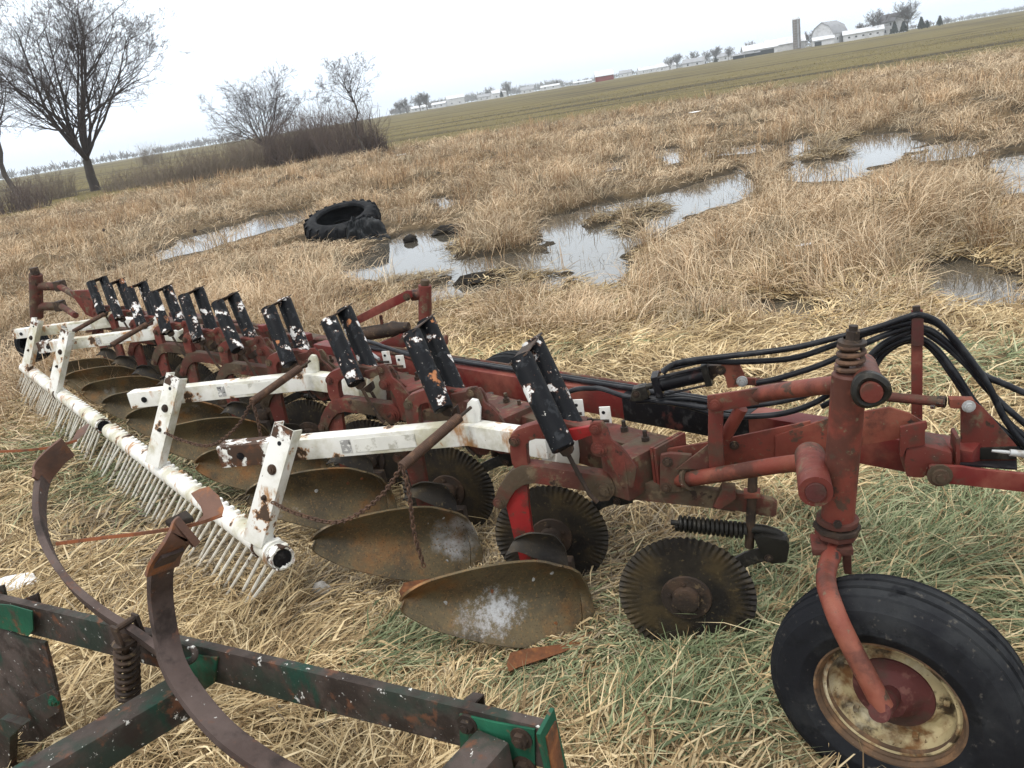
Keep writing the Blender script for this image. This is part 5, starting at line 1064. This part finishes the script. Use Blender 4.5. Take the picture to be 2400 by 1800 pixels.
def plant_shrub(name, pos, label, meshes, cat='shrub', group=None):
    o = empty(name, pos); link('stem', meshes[0], o); link('branches', meshes[1], o); return tag(o, label, cat, group)
for i, (px, py, h, rad, n, tw, lab) in enumerate((
    (700, 342, 3.5, 2.3, 260, 'twig_purple', 'dense purple brown thicket shrub left of the slender crooked tree'),
    (760, 338, 3.5, 2.0, 240, 'twig_purple', 'dense purple brown thicket shrub around the slender crooked tree'),
    (640, 352, 3.3, 2.3, 250, 'twig_purple', 'dense brown thicket shrub under the right side of the round tree'),
    (575, 360, 2.6, 2.2, 220, 'twig_purple', 'grey thicket shrub below the low round tree'),
    (812, 330, 1.7, 1.0, 150, 'twig_purple', 'last low shrub at the right end of the thicket'),
    (515, 374, 2.4, 2.4, 230, 'twig_grey', 'loose grey brush at the left end of the thicket'),
    (450, 386, 2.1, 2.6, 220, 'twig_grey', 'low grey brush between the big tree and the thicket'),
    (385, 396, 1.9, 2.7, 210, 'twig_grey', 'low thin brush right of the big tree'),
    (300, 403, 1.6, 2.8, 240, 'twig_grey', 'sparse dead weeds close to the big tree trunk'),
    (30, 458, 2.2, 2.4, 260, 'twig_purple', 'dark leafless bush at the lower left edge of the trees'),
    (110, 432, 2.2, 2.4, 220, 'twig_grey', 'thin bush between the two left trees'),
    (330, 358, 4.2, 2.6, 170, 'twig_grey', 'tall grey brush behind the right boughs of the big tree'))):
    plant_shrub('shrub', gp(px, py), lab, shrub(50+i, n, h, rad, .22, tw))
lump('brush_heap', 430, 408, -.25, .9, (1.6, 1, .45), 'dead_heap' if 'dead_heap' in M else 'black_soil', 'dark heap of dead weeds in front of the brush', 'brush heap', 21.0, .6) if False else None

# ------------------------------------------------------------------ farm and village on the skyline
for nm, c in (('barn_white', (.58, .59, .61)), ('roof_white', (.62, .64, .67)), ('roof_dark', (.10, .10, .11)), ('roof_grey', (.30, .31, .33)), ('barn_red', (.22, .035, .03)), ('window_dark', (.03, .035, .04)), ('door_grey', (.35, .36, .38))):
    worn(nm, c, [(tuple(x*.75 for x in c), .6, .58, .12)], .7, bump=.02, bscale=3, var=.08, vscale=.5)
worn('silo_concrete', (.17, .15, .14), [((.24, .22, .21), 1.2, .55, .1, (1, 1, .25))], .8, bump=.1, bscale=5)
def house(name, px, dist, w, d_, h, rh, label, cat='barn', wall='barn_white', roof='roof_white', yaw=0.0, wins=(), door_or_shade=None, gambrel=False, over=.4, group=None):
    """A gabled building: ridge along its width; its long side faces the camera."""
    p = far_at(px, dist); a = azimuth(px); rz = math.atan2(-a[0], a[1])+yaw
    o = empty(name, (p[0], p[1], p[2]-.3), rz); h += .3
    mb = MB(); mb.box((0, 0, h/2), (w, d_, h))
    if not gambrel:
        for s_ in (-1, 1): mb.prism([(s_*w/2, -d_/2, h), (s_*w/2, d_/2, h), (s_*w/2, 0, h+rh)], (-s_*.2, 0, 0))
    else:
        for s_ in (-1, 1): mb.prism([(s_*w/2, -d_/2, h), (s_*w/2, d_/2, h), (s_*w/2, d_*.34, h+rh*.62), (s_*w/2, 0, h+rh), (s_*w/2, -d_*.34, h+rh*.62)], (-s_*.2, 0, 0))
    mb.build('wall', wall, o)
    mb = MB(); W2 = w/2+over
    prof_ = [(-d_/2-over, h-over*rh/d_*1.4), (0, h+rh), (d_/2+over, h-over*rh/d_*1.4)] if not gambrel else [(-d_/2-over*.4, h-.1), (-d_*.34, h+rh*.62), (0, h+rh), (d_*.34, h+rh*.62), (d_/2+over*.4, h-.1)]
    mb.prism([(-W2, y_, z_+.02) for y_, z_ in prof_]+[(-W2, y_, z_+.22) for y_, z_ in prof_[::-1]], (2*W2, 0, 0)); mb.build('roof', roof, o)
    for (x_, z_, ww, wh) in wins:
        f_ = MB().box((x_, -d_/2-.02, z_+.3), (ww+.3, .10, wh+.3)).build('window', 'roof_white', o); MB().box((x_, -d_/2-.06, z_+.3), (ww, .08, wh)).build('pane', 'window_dark', f_)
    if door_or_shade: MB().box((door_or_shade[0], -d_/2-.03, door_or_shade[2]/2+.15), (door_or_shade[1], .12, door_or_shade[2])).build('door_or_shade', door_or_shade[3] if len(door_or_shade) > 3 else 'door_grey', o)
    return tag(o, label, cat, group), o
D0 = 440
# silo
p = far_at(1722, D0); si = empty('silo', (p[0], p[1], p[2]-.3)); tag(si, 'tall grey concrete silo with a white dome beside the barns', 'silo')
MB().lathe([(0, 0), (0, 1.75), (13.2, 1.75), (13.2, 0)], (0, 0, 0), (0, 0, 1), 28).build('shell', 'silo_concrete', si); MB().lathe([(13.2, 1.78), (13.8, 1.6), (14.4, 1.1), (14.75, .5), (14.85, 0)], (0, 0, 0), (0, 0, 1), 24).build('dome', 'roof_white', si)
for z_ in np.arange(.9, 13, 1.1): MB().lathe([(z_, 1.75), (z_, 1.80), (z_+.12, 1.80), (z_+.12, 1.75)], (0, 0, 0), (0, 0, 1), 28).build('hoop', 'roof_grey', si)
MB().box((0, -1.85, 7), (.7, .3, 12.6)).build('chute', 'roof_grey', si)
house('gambrel_barn', 1792, D0+4, 13, 11, 4.2, 5.6, 'white gambrel roofed barn right of the silo', roof='roof_grey', gambrel=True, yaw=math.radians(62), wins=((-3, 2, 1, 1), (3, 2, 1, 1)), door_or_shade=(0, 3.4, 3.2))
house('lean_to', 1778, D0-4, 9, 5, 2.4, 1.3, 'low white lean-to in front of the gambrel barn', 'shed', yaw=.1, door_or_shade=(-2.4, 3, 2.0, 'window_dark'))
house('long_barn', 1864, D0+3, 17, 7, 3.0, 1.7, 'long low white barn right of the gambrel barn', yaw=.05, wins=tuple((x_, 1.7, .9, .7) for x_ in (-6, -3, 0, 3, 6)))
house('farm_house', 1926, D0+15, 10, 8, 5.6, 3.2, 'white two storey farmhouse among the tall trees', 'house', roof='roof_dark', yaw=-.7, wins=((-3, 1.6, .9, 1.3), (0, 1.6, .9, 1.3), (3, 1.6, .9, 1.3), (-3, 4.4, .9, 1.3), (3, 4.4, .9, 1.3)))
house('open_shed', 1640, D0-6, 15, 9, 2.7, 2.3, 'white open fronted shed left of the silo', 'shed', yaw=.15, door_or_shade=(1.5, 9, 2.2, 'window_dark'))  # dark panel paints the shade inside the open front
house('cattle_barn', 1695, D0+10, 18, 9, 3.2, 2.8, 'white roofed barn directly behind the silo', yaw=.1)
house('feed_bunk', 1612, D0-10, 12, 3, 1.5, .5, 'low dark feed bunk at the left end of the farmyard', 'shed', 'window_dark', 'roof_grey')
house('red_barn', 1306, 520, 10.5, 8, 3.0, 2.9, 'small red barn with a white roof alone on the skyline', wall='barn_red', roof='roof_white', yaw=.05)
for i, (px, dd, w, h, rh, lab, c, rf) in enumerate((
    (1500, 560, 13, 2.6, 2.2, 'white bungalow with open carport left of the farm', 'house', 'roof_grey'), (1440, 700, 14, 3, 2.5, 'pale house behind bare trees midway to the red barn', 'house', 'roof_white'),
    (1398, 820, 16, 3, 2.6, 'small pale house close right of the red barn', 'house', 'roof_white'), (1352, 900, 12, 3.4, 2.6, 'distant low pale building next to the red barn', 'house', 'roof_grey'),
    (1258, 640, 13, 1.8, .8, 'long low white poultry shed left of the red barn', 'barn', 'roof_white'), (1190, 700, 15, 2.2, 1.2, 'long white shed far left of the red barn', 'barn', 'roof_white'),
    (1140, 760, 11, 3, 2.2, 'white shed below the distant wood', 'barn', 'roof_grey'), (1078, 760, 12, 4.2, 2.6, 'pale house below the left end of the distant wood', 'house', 'roof_white'),
    (1048, 780, 12, 3.0, 2.0, 'low pale barn second from the left on the skyline', 'barn', 'roof_grey'), (985, 700, 14, 5, 2.4, 'tall white barn on the left skyline', 'barn', 'roof_white'), (950, 690, 11, 2.6, 1.4, 'long low white shed leftmost on the open skyline', 'barn', 'roof_white'),
    (1560, 620, 11, 2.8, 2.2, 'pale house between bungalow and farm shed', 'house', 'roof_grey'), (905, 660, 12, 2.4, 1.6, 'small white shed beside the right end of the thicket', 'shed', 'roof_white'))):
    house('far_building', px, dd, w, 8, h, rh, lab, c, 'barn_white', rf, yaw=.1*((i*7) % 5-2), wins=((-w*.25, 1.5, 1.0, 1.0), (w*.2, 1.5, 1.0, 1.0)))
FT = [mk(200+i, 'far_twig', trunk_h=2.6, r0=.30, leaders=11, lead_len=6.5, spread=.9, kids=[0, 10, 9], levels=3, up=.3, ratio=.5, wob=.14, rmin=.045) for i in range(3)]
for i, (px, dd, s_, lab) in enumerate((
    (1960, 446, 1.22, 'tallest bare tree beside the farmhouse'), (1898, 446, 1.05, 'tall bare tree left of the farmhouse'), (1866, 455, .72, 'smaller bare tree above the long white barn'),
    (1752, 470, .72, 'bare tree behind the gambrel barn and silo'), (1735, 480, .62, 'bare tree just right of the silo'), (1692, 480, .60, 'bare tree above the white roofed barn'), (1620, 490, .70, 'bare tree above the open shed'),
    (1574, 600, .75, 'bare tree left of the farm shed'), (1545, 590, .95, 'bushy bare tree right of the bungalow'), (1528, 640, .8, 'bare tree over the bungalow'), (1497, 640, .9, 'rounded bare tree behind the bungalow'), (1462, 640, 1.0, 'full bare tree left of the bungalow'), (1447, 660, .85, 'smaller bare tree left of the full one'),
    (1098, 640, .95, 'single slim bare tree below the distant wood'), (923, 560, 1.1, 'broad bare tree at the left end of the skyline village'), (908, 570, .95, 'bare tree second from the left of the skyline village'), (880, 560, .85, 'bare tree near the thicket end'), (866, 575, .8, 'bare tree nearest the thicket end'), (1060, 800, 1.0, 'bare tree among the left skyline sheds'), (1205, 720, .6, 'little bare tree beside the long poultry shed'))):
    q = far_at(px, dd); plant_tree('skyline_tree', q, lab, FT[i % 3], 'bare trees on the skyline', s_, i*1.7)
def evergreen(seed, h, w):
    R = np.random.default_rng(seed); n = 900; z_ = R.random(n)**.8*h; r = w/2*(1-z_/h)**.8*np.sqrt(R.random(n)); th = R.uniform(0, 6.28, n); c = np.stack([r*np.cos(th), r*np.sin(th), z_+.4], -1); V = []; F_ = []
    for i in range(n):
        a, b_ = R.normal(0, .28, 3), R.normal(0, .28, 3); V += [c[i]-a, c[i]+a*.6+b_, c[i]-b_]; F_.append((3*i, 3*i+1, 3*i+2))
    me = bpy.data.meshes.new('crown'); me.from_pydata([tuple(v) for v in V], [], F_); me.materials.append(M['evergreen']); f2 = Fast(); f2.limb([(0, 0, -.4), (0, 0, h*.4), (0, 0, h*.85)], [.18, .14, .04], 6); return f2.mesh('trunk', 'bark'), me
EV = [evergreen(1, 5.4, 4.4), evergreen(2, 4.6, 4.2)]
for i, (px, dd, s_, lab) in enumerate(((1932, 436, .85, 'dark evergreen in front of the farmhouse'), (1952, 438, .9, 'dark evergreen beside the tallest bare tree'), (1990, 440, .85, 'dark evergreen right of the farmhouse'), (2003, 440, .62, 'smaller dark evergreen right of the farmhouse pair'), (2030, 445, .70, 'last dark evergreen at the right end of the farm'), (1521, 560, .7, 'dark evergreen right of the bungalow'), (1500, 580, .7, 'dark evergreen behind the bungalow roof'), (1546, 575, .7, 'dark evergreen between bungalow and farm'), (1084, 640, .75, 'dark evergreen among the left skyline sheds'))):
    plant_tree('evergreen_tree', far_at(px, dd), lab, EV[i % 2], 'evergreens on the skyline', s_, i*1.1)
# distant woods that read as one mass
R = np.random.default_rng(77); F_ = Fast()
for (x0, x1, d0, d1, n, hh) in ((940, 1215, 1250, 1500, 420, 15), (845, 960, 900, 1200, 150, 10), (1215, 1640, 1300, 1800, 420, 9), (330, 520, 1100, 1500, 110, 13), (-60, 320, 900, 1400, 130, 11), (2050, 2330, 1500, 2200, 240, 9), (1640, 2050, 900, 1500, 200, 8)):
    for i in range(n):
        p = far_at(R.uniform(x0, x1), R.uniform(d0, d1)); h_ = hh*R.uniform(.6, 1.1)
        for q in range(5):
            a = R.normal(0, 1, 3); a[2] = abs(a[2])+.8; a /= np.linalg.norm(a); b_ = p+np.array([0, 0, h_*R.uniform(.1, .35)]); F_.limb([b_-np.array([0, 0, 1.0*(q == 0)]), b_+a*h_*.3, b_+a*h_*.6+R.normal(0, .6, 3)], [.35, .45, .12], 3)
tag(link('distant_wood', F_.mesh('distant_wood', 'far_twig')), 'distant leafless woods along the horizon', 'woods', kind='stuff')

# ------------------------------------------------------------------ the hazy air
m_, t, b = new_mat('haze_air'); t.nodes.remove(b); pv = t.nodes.new('ShaderNodeVolumePrincipled'); pv.inputs['Color'].default_value = (.85, .93, 1.0, 1); pv.inputs['Density'].default_value = HAZE; pv.inputs['Anisotropy'].default_value = .1
_o = [n for n in t.nodes if n.type == 'OUTPUT_MATERIAL'][0]; t.links.new(pv.outputs[0], _o.inputs['Volume'])
hz = MB().box((0, 0, 17.5), (5600, 5600, 45)).build('haze', 'haze_air'); tag(hz, kind='stuff')
